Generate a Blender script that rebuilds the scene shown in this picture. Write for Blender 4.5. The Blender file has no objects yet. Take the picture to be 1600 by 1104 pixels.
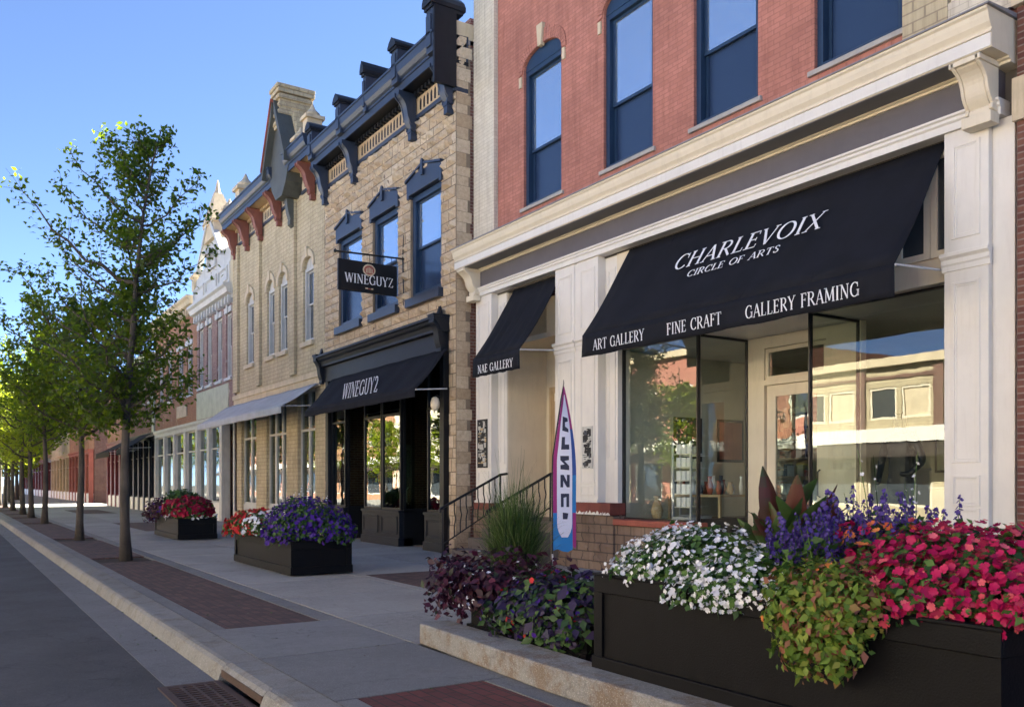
import bpy, math, random
import numpy as np
from mathutils import Vector
R = math.radians
scene = bpy.context.scene
COL = scene.collection
random.seed(7)
# ------------------------------------------------------------------ camera
YAW = math.atan(885 / 1363)
cam = bpy.data.objects.new('camera', bpy.data.cameras.new('camera'))
COL.objects.link(cam)
cam.location = (0, 0, 1.5)
cam.rotation_euler = (R(90), 0, -YAW)
cam.data.sensor_width = 36
cam.data.lens = 36 * 1363 / 1600
cam.data.shift_y = (755 - 552) / 1600
cam.data.clip_end = 2000
scene.camera = cam
cam.data.dof.use_dof = True; cam.data.dof.focus_distance = 8.5; cam.data.dof.aperture_fstop = 4.5
# ------------------------------------------------------------------ light
SUN_EL, SUN_AZ = 34, 14          # azimuth measured from +X (behind the shops) towards +Y (up the street)
w = bpy.data.worlds.new("World"); scene.world = w; w.use_nodes = True
nt = w.node_tree
bg = nt.nodes['Background']
sky = nt.nodes.new('ShaderNodeTexSky'); sky.sky_type = 'NISHITA'; sky.sun_disc = False
sky.sun_elevation = R(SUN_EL); sky.sun_rotation = R(90 - SUN_AZ)
sky.air_density = .40; sky.dust_density = 0.05; sky.ozone_density = 2.0; sky.altitude = 2200
nt.links.new(sky.outputs[0], bg.inputs[0]); bg.inputs[1].default_value = 0.05
sd = Vector((math.cos(R(SUN_EL)) * math.cos(R(SUN_AZ)), math.cos(R(SUN_EL)) * math.sin(R(SUN_AZ)), math.sin(R(SUN_EL))))
sun = bpy.data.objects.new('sun', bpy.data.lights.new('sun', 'SUN')); COL.objects.link(sun)
sun.data.energy = 5.0; sun.data.angle = R(0.5); sun.data.color = (1, .92, .77)
sun.rotation_euler = sd.to_track_quat('Z', 'Y').to_euler()
vs = scene.view_settings
vs.view_transform = 'Standard'; vs.look = 'None'; vs.exposure = 3.5; vs.gamma = 1
scene.cycles.max_bounces = 8; scene.cycles.diffuse_bounces = 4; scene.cycles.transparent_max_bounces = 10
scene.cycles.use_adaptive_sampling = True

# ------------------------------------------------------------------ materials
MC = {}
def newmat(name):
    m = bpy.data.materials.new(name); m.use_nodes = True
    return m, m.node_tree, m.node_tree.nodes['Principled BSDF']
def N(nt, t, **k):
    n = nt.nodes.new('ShaderNode' + t)
    for a, b in k.items(): setattr(n, a, b)
    return n
def mixc(nt, fac, a, b, mode='MIX'):
    n = N(nt, 'Mix', data_type='RGBA', blend_type=mode)
    for i, v in ((0, fac), (6, a), (7, b)):
        if isinstance(v, (int, float)): n.inputs[i].default_value = v
        elif isinstance(v, tuple): n.inputs[i].default_value = (*v, 1)[:4]
        else: nt.links.new(v, n.inputs[i])
    return n.outputs[2]
def ramp(nt, fac, stops):
    r = N(nt, 'ValToRGB'); nt.links.new(fac, r.inputs[0])
    e = r.color_ramp.elements
    while len(e) < len(stops): e.new(.5)
    for i, (p, c) in enumerate(stops):
        e[i].position = p; e[i].color = (*c, 1) if isinstance(c, tuple) else (c, c, c, 1)
    return r.outputs[0]
def noise(nt, vec, scale, detail=4, rough=.6):
    n = N(nt, 'TexNoise'); nt.links.new(vec, n.inputs['Vector'])
    n.inputs['Scale'].default_value = scale; n.inputs['Detail'].default_value = detail; n.inputs['Roughness'].default_value = rough
    return n.outputs[0]
def ocoord(nt, stretch=None):
    g = N(nt, 'NewGeometry').outputs['Position']
    if stretch:
        m = N(nt, 'Mapping'); m.inputs['Scale'].default_value = stretch; nt.links.new(g, m.inputs[0]); return m.outputs[0]
    return g
def bump(nt, bs, h, strength, dist=.02, base=None):
    b = N(nt, 'Bump'); b.inputs['Strength'].default_value = strength; b.inputs['Distance'].default_value = dist
    nt.links.new(h, b.inputs['Height'])
    if base: nt.links.new(base, b.inputs['Normal'])
    nt.links.new(b.outputs[0], bs.inputs['Normal'])
    return b.outputs[0]
def darker(c, k): return tuple(x * k for x in c)
def paint(name, col, rough=.5, var=.12, dirt=.25, bmp=.15, spec=.5):
    """painted or plain surface with mottling, streaks of dirt and fine grain"""
    m, nt, bs = newmat(name)
    o = ocoord(nt); st = ocoord(nt, (6, 6, .7))
    c = mixc(nt, ramp(nt, noise(nt, o, 2.3), [(.3, 0.), (.7, 1.)]), darker(col, 1 - var), darker(col, 1 + var * .5))
    d = ramp(nt, noise(nt, st, 2.2, 6, .7), [(.52, 0.), (.75, 1.)])
    dm = N(nt, 'Math', operation='MULTIPLY'); nt.links.new(d, dm.inputs[0]); dm.inputs[1].default_value = dirt
    c = mixc(nt, dm.outputs[0], c, (col[0] * .45, col[1] * .40, col[2] * .34))
    nt.links.new(c, bs.inputs['Base Color'])
    bs.inputs['Roughness'].default_value = rough
    bs.inputs['Specular IOR Level'].default_value = spec
    bump(nt, bs, noise(nt, o, 90, 3), bmp, .004)
    return m
def brick(name, c1, c2, mortar, bw=.215, bh=.073, ms=.006, bmp=.6, var=.3, patch=None, smooth=.1, offset=.5, bias=0.):
    m, nt, bs = newmat(name)
    g = N(nt, 'NewGeometry'); s = N(nt, 'SeparateXYZ'); nt.links.new(g.outputs['Position'], s.inputs[0])
    a = N(nt, 'Math', operation='ADD'); nt.links.new(s.outputs[0], a.inputs[0]); nt.links.new(s.outputs[1], a.inputs[1])
    cb = N(nt, 'CombineXYZ'); nt.links.new(a.outputs[0], cb.inputs[0]); nt.links.new(s.outputs[2], cb.inputs[1])
    # slight wander of the courses
    nn = N(nt, 'TexNoise'); nn.inputs['Scale'].default_value = 6; nt.links.new(g.outputs['Position'], nn.inputs['Vector'])
    sc = N(nt, 'VectorMath', operation='SCALE'); nt.links.new(nn.outputs['Color'], sc.inputs[0]); sc.inputs['Scale'].default_value = .008
    ad = N(nt, 'VectorMath', operation='ADD'); nt.links.new(cb.outputs[0], ad.inputs[0]); nt.links.new(sc.outputs[0], ad.inputs[1])
    b = N(nt, 'TexBrick'); nt.links.new(ad.outputs[0], b.inputs['Vector'])
    b.inputs['Scale'].default_value = 1; b.inputs['Brick Width'].default_value = bw; b.inputs['Row Height'].default_value = bh
    b.inputs['Mortar Size'].default_value = ms; b.inputs['Mortar Smooth'].default_value = smooth; b.inputs['Bias'].default_value = bias
    b.offset = offset
    b.inputs['Color1'].default_value = (*c1, 1); b.inputs['Color2'].default_value = (*c2, 1); b.inputs['Mortar'].default_value = (*mortar, 1)
    o = g.outputs['Position']
    c = mixc(nt, ramp(nt, noise(nt, o, 1.1, 5), [(.3, 0.), (.7, 1.)]), b.outputs['Color'], mixc(nt, 1., b.outputs['Color'], (1 - var, 1 - var, 1 - var), 'MULTIPLY'))
    st = ocoord(nt, (5, 5, .45)); c = mixc(nt, ramp(nt, noise(nt, st, 1.6, 6, .7), [(.48, 0.), (.72, 1.)]), c, mixc(nt, 1., c, (.74, .71, .70), 'MULTIPLY'))
    if patch:
        c = mixc(nt, ramp(nt, noise(nt, o, 1.7, 8, .75), [(.60, 0.), (.66, 1.)]), c, patch)
    nt.links.new(c, bs.inputs['Base Color'])
    bs.inputs['Roughness'].default_value = .85
    inv = N(nt, 'Math', operation='SUBTRACT'); inv.inputs[0].default_value = 1; nt.links.new(b.outputs['Fac'], inv.inputs[1])
    b1 = bump(nt, bs, inv.outputs[0], bmp, .01)
    bump(nt, bs, noise(nt, o, 45, 4), bmp * .6, .01, b1)
    return m
def attrmat(name, stops, rough=.6, trans=0., tcol=None, spec=.3, bmp=0.):
    """colour ramp over the per-face value 'rnd' (leaf, petal and stone colours of their own)"""
    m, nt, bs = newmat(name)
    at = N(nt, 'Attribute'); at.attribute_name = 'rnd'
    c = ramp(nt, at.outputs['Fac'], stops)
    if bmp:
        o = ocoord(nt)
        c = mixc(nt, ramp(nt, noise(nt, o, 14, 6, .7), [(.3, 0.), (.75, 1.)]), c, mixc(nt, 1., c, (.68, .64, .6), 'MULTIPLY'))
        bump(nt, bs, noise(nt, o, 26, 7, .65), bmp, .03)
    nt.links.new(c, bs.inputs['Base Color'])
    bs.inputs['Roughness'].default_value = rough
    bs.inputs['Specular IOR Level'].default_value = spec
    if trans:
        tr = N(nt, 'BsdfTranslucent')
        if tcol: tr.inputs[0].default_value = (*tcol, 1)
        else: nt.links.new(c, tr.inputs[0])
        mx = N(nt, 'MixShader'); mx.inputs[0].default_value = trans
        nt.links.new(bs.outputs[0], mx.inputs[1]); nt.links.new(tr.outputs[0], mx.inputs[2])
        nt.links.new(mx.outputs[0], nt.nodes['Material Output'].inputs[0])
    return m
def glassmat(name, tint=(.92, .95, .92), ior=1.95, wav=.003):
    m, nt, bs = newmat(name); nt.nodes.remove(bs)
    fr = N(nt, 'Fresnel'); fr.inputs[0].default_value = ior
    t = N(nt, 'BsdfTransparent'); t.inputs[0].default_value = (*tint, 1)
    g = N(nt, 'BsdfGlossy'); g.inputs['Roughness'].default_value = .0; g.inputs[0].default_value = (.95, 1, 1, 1)
    b = N(nt, 'Bump'); b.inputs['Strength'].default_value = wav; b.inputs['Distance'].default_value = .1
    nt.links.new(noise(nt, ocoord(nt), 2.2, 2), b.inputs['Height']); nt.links.new(b.outputs[0], g.inputs['Normal'])
    mx = N(nt, 'MixShader')
    ge = N(nt, 'NewGeometry'); sb = N(nt, 'Math', operation='SUBTRACT'); sb.inputs[0].default_value = 1; nt.links.new(ge.outputs['Backfacing'], sb.inputs[1])
    ml = N(nt, 'Math', operation='MULTIPLY'); nt.links.new(fr.outputs[0], ml.inputs[0]); nt.links.new(sb.outputs[0], ml.inputs[1]); nt.links.new(ml.outputs[0], mx.inputs[0]); nt.links.new(t.outputs[0], mx.inputs[1]); nt.links.new(g.outputs[0], mx.inputs[2])
    nt.links.new(mx.outputs[0], nt.nodes['Material Output'].inputs[0])
    return m
def darkpane(name, col, rough, ior, wav=.02, screen=0., metal=0.):
    m, nt, bs = newmat(name)
    bs.inputs['Metallic'].default_value = metal
    bs.inputs['Base Color'].default_value = (*col, 1); bs.inputs['Roughness'].default_value = rough
    bs.inputs['IOR'].default_value = ior; bs.inputs['Specular IOR Level'].default_value = .5
    o = ocoord(nt)
    b1 = bump(nt, bs, noise(nt, o, 1.6, 2), wav, .1) if wav else None
    if screen:
        s = N(nt, 'TexWave', wave_type='BANDS', bands_direction='Z'); s.inputs['Scale'].default_value = 22; s.inputs['Distortion'].default_value = 2.
        nt.links.new(o, s.inputs[0])
        c = mixc(nt, s.outputs[1], darker(col, .75), darker(col, 1.3)); nt.links.new(c, bs.inputs['Base Color'])
    return m
def concrete(name, col, joint=None, cracks=True, stain=(.35, .3, .22), rough=.85, grain=.25, stmin=.6, crack=.45, big=.82, stw=.12, stf=.55):
    m, nt, bs = newmat(name)
    o = ocoord(nt)
    c = mixc(nt, ramp(nt, noise(nt, o, .8, 5), [(.3, 0.), (.72, 1.)]), darker(col, big), darker(col, 1.1))
    c = mixc(nt, ramp(nt, noise(nt, o, 60, 3), [(.35, 0.), (.65, 1.)]), mixc(nt, 1., c, (.85, .85, .85), 'MULTIPLY'), c)
    c = mixc(nt, ramp(nt, noise(nt, o, 3.1, 8, .75), [(stmin, 0.), (stmin + stw, stf)]), c, darker(stain, col[0] / .4))
    at = N(nt, 'Attribute'); at.attribute_name = 'rnd'
    c = mixc(nt, 1., c, ramp(nt, at.outputs['Fac'], [(0, .84), (1, 1.06)]), 'MULTIPLY')
    c = mixc(nt, ramp(nt, noise(nt, o, 11, 6, .8), [(.35, 0.), (.65, 1.)]), mixc(nt, 1., c, (.80, .80, .80), 'MULTIPLY'), c)
    sp = ramp(nt, noise(nt, o, 95, 3, .8), [(.56, 0.), (.64, .5)])
    c = mixc(nt, sp, c, darker(col, 1.9))
    v = N(nt, 'TexVoronoi', feature='DISTANCE_TO_EDGE'); v.inputs['Scale'].default_value = .42; wob_ = N(nt, 'VectorMath', operation='ADD'); nz = N(nt, 'TexNoise'); nz.inputs['Scale'].default_value = 2.4; nz.inputs['Detail'].default_value = 6
    nt.links.new(o, nz.inputs['Vector']); nt.links.new(o, wob_.inputs[0]); nt.links.new(nz.outputs['Color'], wob_.inputs[1]); nt.links.new(wob_.outputs[0], v.inputs['Vector'])
    c = mixc(nt, ramp(nt, v.outputs['Distance'], [(0, crack), (.006, 0.)]), c, darker(col, .3))
    nt.links.new(c, bs.inputs['Base Color']); bs.inputs['Roughness'].default_value = rough
    bump(nt, bs, noise(nt, o, 120, 4), grain, .01)
    return m

M = dict(
    white=paint('cream_white_paint', (.74, .71, .65), .5, .06, .16, .15),
    cream=paint('cream_paint', (.72, .64, .49), .55, .06, .2, .15),
    frieze=paint('grey_taupe_paint', (.115, .105, .115), .6, .1, .1),
    lead=paint('grey_metal_flashing', (.22, .22, .24), .45, .2, .3),
    black=paint('black_paint', (.010, .011, .013), .4, .3, .5, .2, .3),
    charcoal=paint('charcoal_paint', (.014, .0165, .022), .45, .25, .5, .2, .25),
    planter=paint('dark_planter_paint', (.0052, .0054, .0066), .5, .25, .6, .5, .14),
    iron=paint('black_iron', (.01, .01, .01), .4, .3, .1),
    steelblue=paint('slate_blue_paint', (.026, .038, .066), .42, .15, .5, .2),
    navy=paint('navy_window_paint', (.015, .038, .080), .4, .15, .2, .1),
    oldred=paint('oxide_red_paint', (.33, .085, .055), .6, .2, .5, .3),
    chipred=paint('chipped_oxide_red', (.20, .05, .035), .7, .4, .7, .6),
    tan=paint('tan_paint', (.52, .38, .22), .6, .15, .4, .2),
    cmap=paint('pale_buff_stone', (.60, .50, .34), .75, .2, .6, .4),
    whitegrey=paint('pale_grey_trim', (.52, .52, .49), .5, .12, .6, .2),
    palegreen=paint('pale_green_brick_paint', (.50, .52, .40), .7, .2, .7, .3),
    darkred=paint('maroon_paint', (.16, .018, .02), .4, .2, .3),
    fabric=paint('navy_black_canvas', (.0095, .0108, .0165), .85, .3, .1, .5, .25),
    fabric2=paint('grey_blue_canvas', (.46, .49, .53), .8, .15, .35, .4, .2),
    fabric3=paint('faded_brown_canvas', (.045, .035, .03), .85, .15, .35, .4, .2),
    letter=paint('white_lettering', (.85, .86, .88), .7, .05, 0.),
    floor=paint('shop_floor', (.28, .22, .16), .6, .2, .3),
    rustred=paint('muted_rust_paint', (.22, .075, .052), .65, .25, .5, .3),
    sill=paint('grey_stone_sill', (.40, .375, .34), .8, .15, .4, .4),
    mortar=paint('brown_mortar', (.26, .20, .14), .9, .3, .3, .8),
    slate=paint('grey_green_slate_paint', (.075, .08, .07), .6, .2, .5, .4),
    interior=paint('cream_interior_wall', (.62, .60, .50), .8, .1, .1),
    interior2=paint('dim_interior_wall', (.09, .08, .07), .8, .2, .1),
    mullion=paint('dark_bronze_frame', (.02, .018, .016), .35, .2, .1),
    mulch=paint('brown_mulch', (.045, .03, .02), .95, .5, .5, 1.),
    metal=paint('galvanised_rod', (.55, .56, .58), .35, .1, .1),
    rust=paint('rusty_iron', (.07, .04, .03), .7, .4, .6, .6),
    steppaint=paint('brown_stone_steps', (.16, .13, .11), .8, .2, .5, .4),
    bark=paint('grey_bark', (.085, .072, .06), .95, .45, .6, 1.),
    redbrick=brick('painted_red_brick', (.52, .215, .155), (.43, .17, .12), (.37, .155, .115), .21, .07, .007, .6, .24),
    redraw=brick('old_red_brick', (.22, .09, .06), (.14, .05, .04), (.30, .24, .20), .21, .07, .008, .7, .3),
    orange=brick('orange_brown_brick', (.42, .20, .10), (.34, .15, .08), (.36, .26, .18), .21, .07, .007, .5, .25, (.45, .32, .2)),
    purplebrick=brick('plum_brown_brick', (.24, .12, .11), (.32, .2, .17), (.42, .36, .33), .21, .075, .008, .5, .3, (.5, .46, .42)),
    tanbrick=brick('buff_brick', (.60, .51, .33), (.54, .45, .28), (.38, .31, .21), .30, .125, .009, .7, .25),
    creambrick=brick('cream_painted_brick', (.68, .62, .50), (.62, .56, .44), (.50, .44, .34), .21, .075, .005, .35, .08),
    stonebase=brick('rough_brown_stone', (.22, .15, .11), (.31, .22, .16), (.12, .09, .07), .34, .16, .012, 1., .4),
    paver=brick('brown_pavers', (.150, .082, .070), (.085, .052, .048), (.05, .04, .038), .20, .10, .006, .6, .3),
    paverred=brick('red_pavers', (.20, .055, .045), (.13, .04, .036), (.05, .035, .03), .20, .10, .006, .6, .25),
    stone=attrmat('rock_faced_limestone', [(0, (.54, .41, .27)), (.35, (.63, .50, .345)), (.7, (.70, .57, .40)), (1, (.76, .64, .47))], .9, bmp=1.),
    walk=concrete('pale_concrete', (.39, .385, .365)),
    walkdark=concrete('grey_concrete', (.235, .238, .238)),
    kerb=concrete('kerb_concrete', (.30, .295, .275), stain=(.22, .17, .11), stmin=.5),
    gutter=concrete('gutter_concrete', (.215, .22, .23)),
    ledge=concrete('weathered_concrete', (.36, .35, .325), stain=(.22, .135, .07), stmin=.46, grain=.9, stw=.12, stf=.7),
    soffit=paint('grey_soffit_paint', (.21, .20, .19), .6, .1, .1),
    asphalt=concrete('asphalt', (.090, .095, .112), stain=(.02, .02, .022), grain=.9, crack=.85, big=.5),
    ground=concrete('far_ground', (.10, .10, .09)),
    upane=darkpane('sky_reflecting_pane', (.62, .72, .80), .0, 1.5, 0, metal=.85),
    lpane=darkpane('screened_pane', (.018, .035, .075), .25, 1.7, .02, 1.),
    hpane=darkpane('house_pane', (.05, .06, .07), .03, 2.2),
    glass=glassmat('shop_glass'),
    glass2=glassmat('dark_shop_glass', (.7, .75, .7), 2.1, .012),
)

# pavers lie flat: their own mapping on X and Y
for k in ('paver', 'paverred'):
    nt = M[k].node_tree
    for n in list(nt.nodes):
        if n.type == 'COMBXYZ':
            s = [q for q in nt.nodes if q.type == 'SEPXYZ'][0]
            nt.links.new(s.outputs[0], n.inputs[1]); nt.links.new(s.outputs[1], n.inputs[0])

LEAF = dict(
    sun_tint_tree=attrmat('sun_tinted_tree_leaves', [(0, (.04, .08, .010)), (.5, (.09, .16, .02)), (1, (.17, .24, .03))], .5, .55, (.42, .50, .03)),  # tree leaves made lighter and yellower: sunlight put into the leaf colour
    tree=attrmat('tree_leaves', [(0, (.012, .028, .006)), (.5, (.028, .062, .012)), (1, (.07, .12, .02))], .5, .45, (.24, .36, .015)),
    green=attrmat('green_leaves', [(0, (.02, .06, .015)), (.5, (.05, .12, .025)), (1, (.12, .22, .05))], .5, .25),
    lime=attrmat('lime_coleus_leaves', [(0, (.04, .09, .015)), (.4, (.14, .24, .03)), (.74, (.26, .32, .05)), (.84, (.27, .11, .06)), (1, (.36, .15, .10))], .55, .3),
    canna=attrmat('bronze_canna_leaves', [(0, (.10, .030, .02)), (.22, (.07, .045, .02)), (.4, (.04, .075, .02)), (1, (.06, .12, .028))], .4, .25),
    grass=attrmat('grass_blades', [(0, (.03, .06, .015)), (.6, (.07, .13, .03)), (1, (.20, .26, .10))], .5, .25),
    purple=attrmat('dark_purple_leaves', [(0, (.02, .006, .016)), (.5, (.05, .012, .03)), (.88, (.09, .014, .035)), (1, (.03, .06, .025))], .45, .2),
    plumgreen=attrmat('plum_and_green_leaves', [(0, (.03, .018, .06)), (.4, (.05, .035, .09)), (.5, (.03, .07, .025)), (1, (.08, .15, .04))], .5, .2),
)
PETAL = dict(
    rose=attrmat('rose_pink_petals', [(0, (.62, .06, .10)), (1, (.80, .17, .22))], .5, .25),
    white=attrmat('white_petals', [(0, (.66, .68, .76)), (1, (.90, .91, .94))], .6, .2),
    pink=attrmat('crimson_pink_petals', [(0, (.27, .004, .06)), (.5, (.48, .008, .10)), (1, (.60, .03, .12))], .5, .25),
    magenta=attrmat('dark_crimson_petals', [(0, (.20, .004, .03)), (1, (.42, .01, .06))], .55, .2),
    red=attrmat('red_petals', [(0, (.32, .01, .01)), (1, (.62, .03, .04))], .55, .2),
    violet=attrmat('violet_petals', [(0, (.03, .008, .15)), (1, (.09, .025, .32))], .55, .2),
    blue=attrmat('blue_purple_petals', [(0, (.04, .02, .15)), (1, (.12, .075, .33))], .55, .2),
    orange=attrmat('orange_petals', [(0, (.70, .13, .05)), (1, (.85, .32, .08))], .55, .2),
)

# ------------------------------------------------------------------ builders
ORG = {}
def tag(o, label=None, cat=None, group=None, kind=None):
    if label: o['label'] = label
    if cat: o['category'] = cat
    if group: o['group'] = group
    if kind: o['kind'] = kind
    return o
def empty(name, loc, label, cat, group=None):
    o = bpy.data.objects.new(name, None); COL.objects.link(o); o.location = loc
    o.empty_display_size = .2; ORG[o.name] = Vector(loc)
    return tag(o, label, cat, group)
class MB:
    def __init__(s): s.v = []; s.f = []; s.r = []
    def add(s, vs, fs, rnd=None):
        b = len(s.v); s.v += [tuple(v) for v in vs]; s.f += [tuple(i + b for i in f) for f in fs]
        s.r += [random.random() if rnd is None else rnd] * len(fs)
        return s
    def box(s, x0, x1, y0, y1, z0, z1):
        x0, x1 = min(x0, x1), max(x0, x1); y0, y1 = min(y0, y1), max(y0, y1); z0, z1 = min(z0, z1), max(z0, z1)
        v = [(x, y, z) for x in (x0, x1) for y in (y0, y1) for z in (z0, z1)]
        return s.add(v, [(0, 1, 3, 2), (4, 6, 7, 5), (0, 4, 5, 1), (2, 3, 7, 6), (0, 2, 6, 4), (1, 5, 7, 3)])
    def prism_y(s, prof, y0, y1):
        """profile of (x,z) points extruded along Y"""
        n = len(prof); ar = sum(prof[i][0] * prof[(i + 1) % n][1] - prof[(i + 1) % n][0] * prof[i][1] for i in range(n))
        if ar < 0: prof = prof[::-1]
        y0, y1 = min(y0, y1), max(y0, y1)
        v = [(x, y0, z) for x, z in prof] + [(x, y1, z) for x, z in prof]
        f = [tuple(range(n)), tuple(range(2 * n - 1, n - 1, -1))] + [(i + n, (i + 1) % n + n, (i + 1) % n, i) for i in range(n)]
        return s.add(v, f)
    def prism_x(s, prof, x0, x1):
        """profile of (y,z) points extruded along X"""
        n = len(prof); ar = sum(prof[i][0] * prof[(i + 1) % n][1] - prof[(i + 1) % n][0] * prof[i][1] for i in range(n))
        if ar < 0: prof = prof[::-1]
        x0, x1 = min(x0, x1), max(x0, x1)
        v = [(x0, y, z) for y, z in prof] + [(x1, y, z) for y, z in prof]
        f = [tuple(range(n - 1, -1, -1)), tuple(range(n, 2 * n))] + [(i, (i + 1) % n, (i + 1) % n + n, i + n) for i in range(n)]
        return s.add(v, f)
    def prism_z(s, prof, z0, z1):
        n = len(prof); ar = sum(prof[i][0] * prof[(i + 1) % n][1] - prof[(i + 1) % n][0] * prof[i][1] for i in range(n))
        if ar < 0: prof = prof[::-1]
        v = [(x, y, z0) for x, y in prof] + [(x, y, z1) for x, y in prof]
        f = [tuple(range(n - 1, -1, -1)), tuple(range(n, 2 * n))] + [(i, (i + 1) % n, (i + 1) % n + n, i + n) for i in range(n)]
        return s.add(v, f)
    def tube(s, pts, rad, sides=8, cap=True):
        pts = [Vector(p) for p in pts]
        if not isinstance(rad, (list, tuple)): rad = [rad] * len(pts)
        vs, n = [], len(pts); prev = None
        for i, p in enumerate(pts):
            d = (pts[min(i + 1, n - 1)] - pts[max(i - 1, 0)]).normalized()
            if prev is None: a = d.orthogonal().normalized()
            else: a = (prev - d * prev.dot(d)).normalized()
            prev = a; b = d.cross(a)
            for k in range(sides):
                t = 2 * math.pi * k / sides
                vs.append(p + (a * math.cos(t) + b * math.sin(t)) * rad[i])
        fs = [(i * sides + k, i * sides + (k + 1) % sides, (i + 1) * sides + (k + 1) % sides, (i + 1) * sides + k) for i in range(n - 1) for k in range(sides)]
        if cap: fs += [tuple(range(sides - 1, -1, -1)), tuple(range((n - 1) * sides, n * sides))]
        return s.add(vs, fs, random.random())
    def lathe(s, cx, cy, prof, sides=14):
        vs = [(cx + r * math.cos(2 * math.pi * k / sides), cy + r * math.sin(2 * math.pi * k / sides), z) for r, z in prof for k in range(sides)]
        n = len(prof)
        fs = [(i * sides + k, i * sides + (k + 1) % sides, (i + 1) * sides + (k + 1) % sides, (i + 1) * sides + k) for i in range(n - 1) for k in range(sides)]
        fs += [tuple(range(sides - 1, -1, -1)), tuple(range((n - 1) * sides, n * sides))]
        return s.add(vs, fs)
    def build_each(s, name, mat, parent=None, bevel=0):
        for i, (a, b) in enumerate(s.parts()):
            q = MB(); q.v, q.f, q.r = a, b, [.5] * len(b); q.build(name, mat, parent, bevel)
    def parts(s):
        par = list(range(len(s.v)))
        def fd(i):
            while par[i] != i: par[i] = par[par[i]]; i = par[i]
            return i
        for f in s.f:
            for k in f[1:]: par[fd(k)] = fd(f[0])
        gr = {}
        for f in s.f: gr.setdefault(fd(f[0]), []).append(f)
        for fs in gr.values():
            ids = sorted({i for f in fs for i in f}); mp = {j: k for k, j in enumerate(ids)}
            yield [s.v[i] for i in ids], [tuple(mp[i] for i in f) for f in fs]
    def build(s, name, mat, parent=None, bevel=0, smooth=False, **tg):
        me = bpy.data.meshes.new(name)
        org = ORG[parent.name] if parent else Vector((0, 0, 0))
        me.from_pydata([(v[0] - org.x, v[1] - org.y, v[2] - org.z) for v in s.v], [], s.f)
        a = me.attributes.new('rnd', 'FLOAT', 'FACE'); a.data.foreach_set('value', s.r)
        me.materials.append(M[mat] if isinstance(mat, str) else mat)
        o = bpy.data.objects.new(name, me); COL.objects.link(o)
        ORG[o.name] = org
        if parent: o.parent = parent
        if smooth: me.shade_smooth()
        if bevel:
            b = o.modifiers.new('bevel', 'BEVEL'); b.width = bevel; b.segments = 2; b.limit_method = 'ANGLE'; b.angle_limit = R(40)
        if tg: tag(o, **tg)
        return o
def np_mesh(name, V, F, rnd, mat, parent=None, **tg):
    """V (n,3) float, F (m,k) int with one k, rnd (m)"""
    me = bpy.data.meshes.new(name)
    org = ORG[parent.name] if parent else Vector((0, 0, 0))
    V = V - np.array(org)
    k = F.shape[1]
    me.vertices.add(len(V)); me.vertices.foreach_set('co', V.astype(np.float32).ravel())
    me.loops.add(F.size); me.loops.foreach_set('vertex_index', F.astype(np.int32).ravel())
    me.polygons.add(len(F)); me.polygons.foreach_set('loop_start', np.arange(0, F.size, k, dtype=np.int32))
    me.update(calc_edges=True)
    a = me.attributes.new('rnd', 'FLOAT', 'FACE'); a.data.foreach_set('value', rnd.astype(np.float32))
    me.materials.append(mat)
    o = bpy.data.objects.new(name, me); COL.objects.link(o); ORG[o.name] = org
    if parent: o.parent = parent
    if tg: tag(o, **tg)
    return o
def scatter(tv, tf, P, Nrm, size, rng, tilt=0., up=None):
    """instances of a template (z = normal, y = tip direction) joined in one array"""
    n = len(P); Nrm = Nrm + rng.normal(0, tilt, (n, 3)) if tilt else Nrm
    Nrm = Nrm / (np.linalg.norm(Nrm, axis=1, keepdims=True) + 1e-9)
    ref = rng.normal(0, 1, (n, 3)) if up is None else np.broadcast_to(up, (n, 3)) + rng.normal(0, .35, (n, 3))
    X = np.cross(ref, Nrm); X /= (np.linalg.norm(X, axis=1, keepdims=True) + 1e-9)
    Y = np.cross(Nrm, X)
    tv = np.array(tv, float)
    s = size[:, None, None]
    V = P[:, None, :] + s * (tv[None, :, 0:1] * X[:, None, :] + tv[None, :, 1:2] * Y[:, None, :] + tv[None, :, 2:3] * Nrm[:, None, :])
    tf = np.array(tf); F = (tf[None] + (np.arange(n) * len(tv))[:, None, None]).reshape(-1, tf.shape[1])
    rnd = np.repeat(rng.random(n), len(tf))
    return V.reshape(-1, 3), F, rnd
def cat(parts):
    V = []; F = []; r = []; b = 0
    for v, f, q in parts: V.append(v); F.append(f + b); r.append(q); b += len(v)
    return np.concatenate(V), np.concatenate(F), np.concatenate(r)
# templates -- a folded leaf (4 quads-ish) and a flower of n petals
LEAF_T = ([(0, 0, 0), (.26, .38, .07), (0, .55, 0), (-.26, .38, .07), (.0, 1, -.10)], [(0, 1, 2, 3), (1, 4, 2, 2), (2, 4, 3, 3)])
LEAF_V = [(0, 0, 0), (.30, .42, .08), (0, 1, -.08), (0, .42, 0), (-.30, .42, .08)]
LEAF_F = [(0, 1, 2, 3), (0, 3, 2, 4)]
def flower_T(n, wid=.36, cup=.25):
    v, f = [(0, 0, 0)], []
    for k in range(n):
        t = 2 * math.pi * k / n
        def p(a, r, z): return (r * math.cos(t + a), r * math.sin(t + a), z)
        b = len(v); v += [p(-wid * 1.35, .62, cup * .35), p(-wid * .75, .98, cup * .8), p(0, .92, cup * .7), p(wid * .75, 1.0, cup), p(wid * 1.35, .62, cup * .6)]
        f += [(0, b, b + 1, b + 2), (0, b + 2, b + 3, b + 4)]
    return v, f
FL5, FL4 = flower_T(5, .50, .3), flower_T(4, .62, .4)

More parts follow.
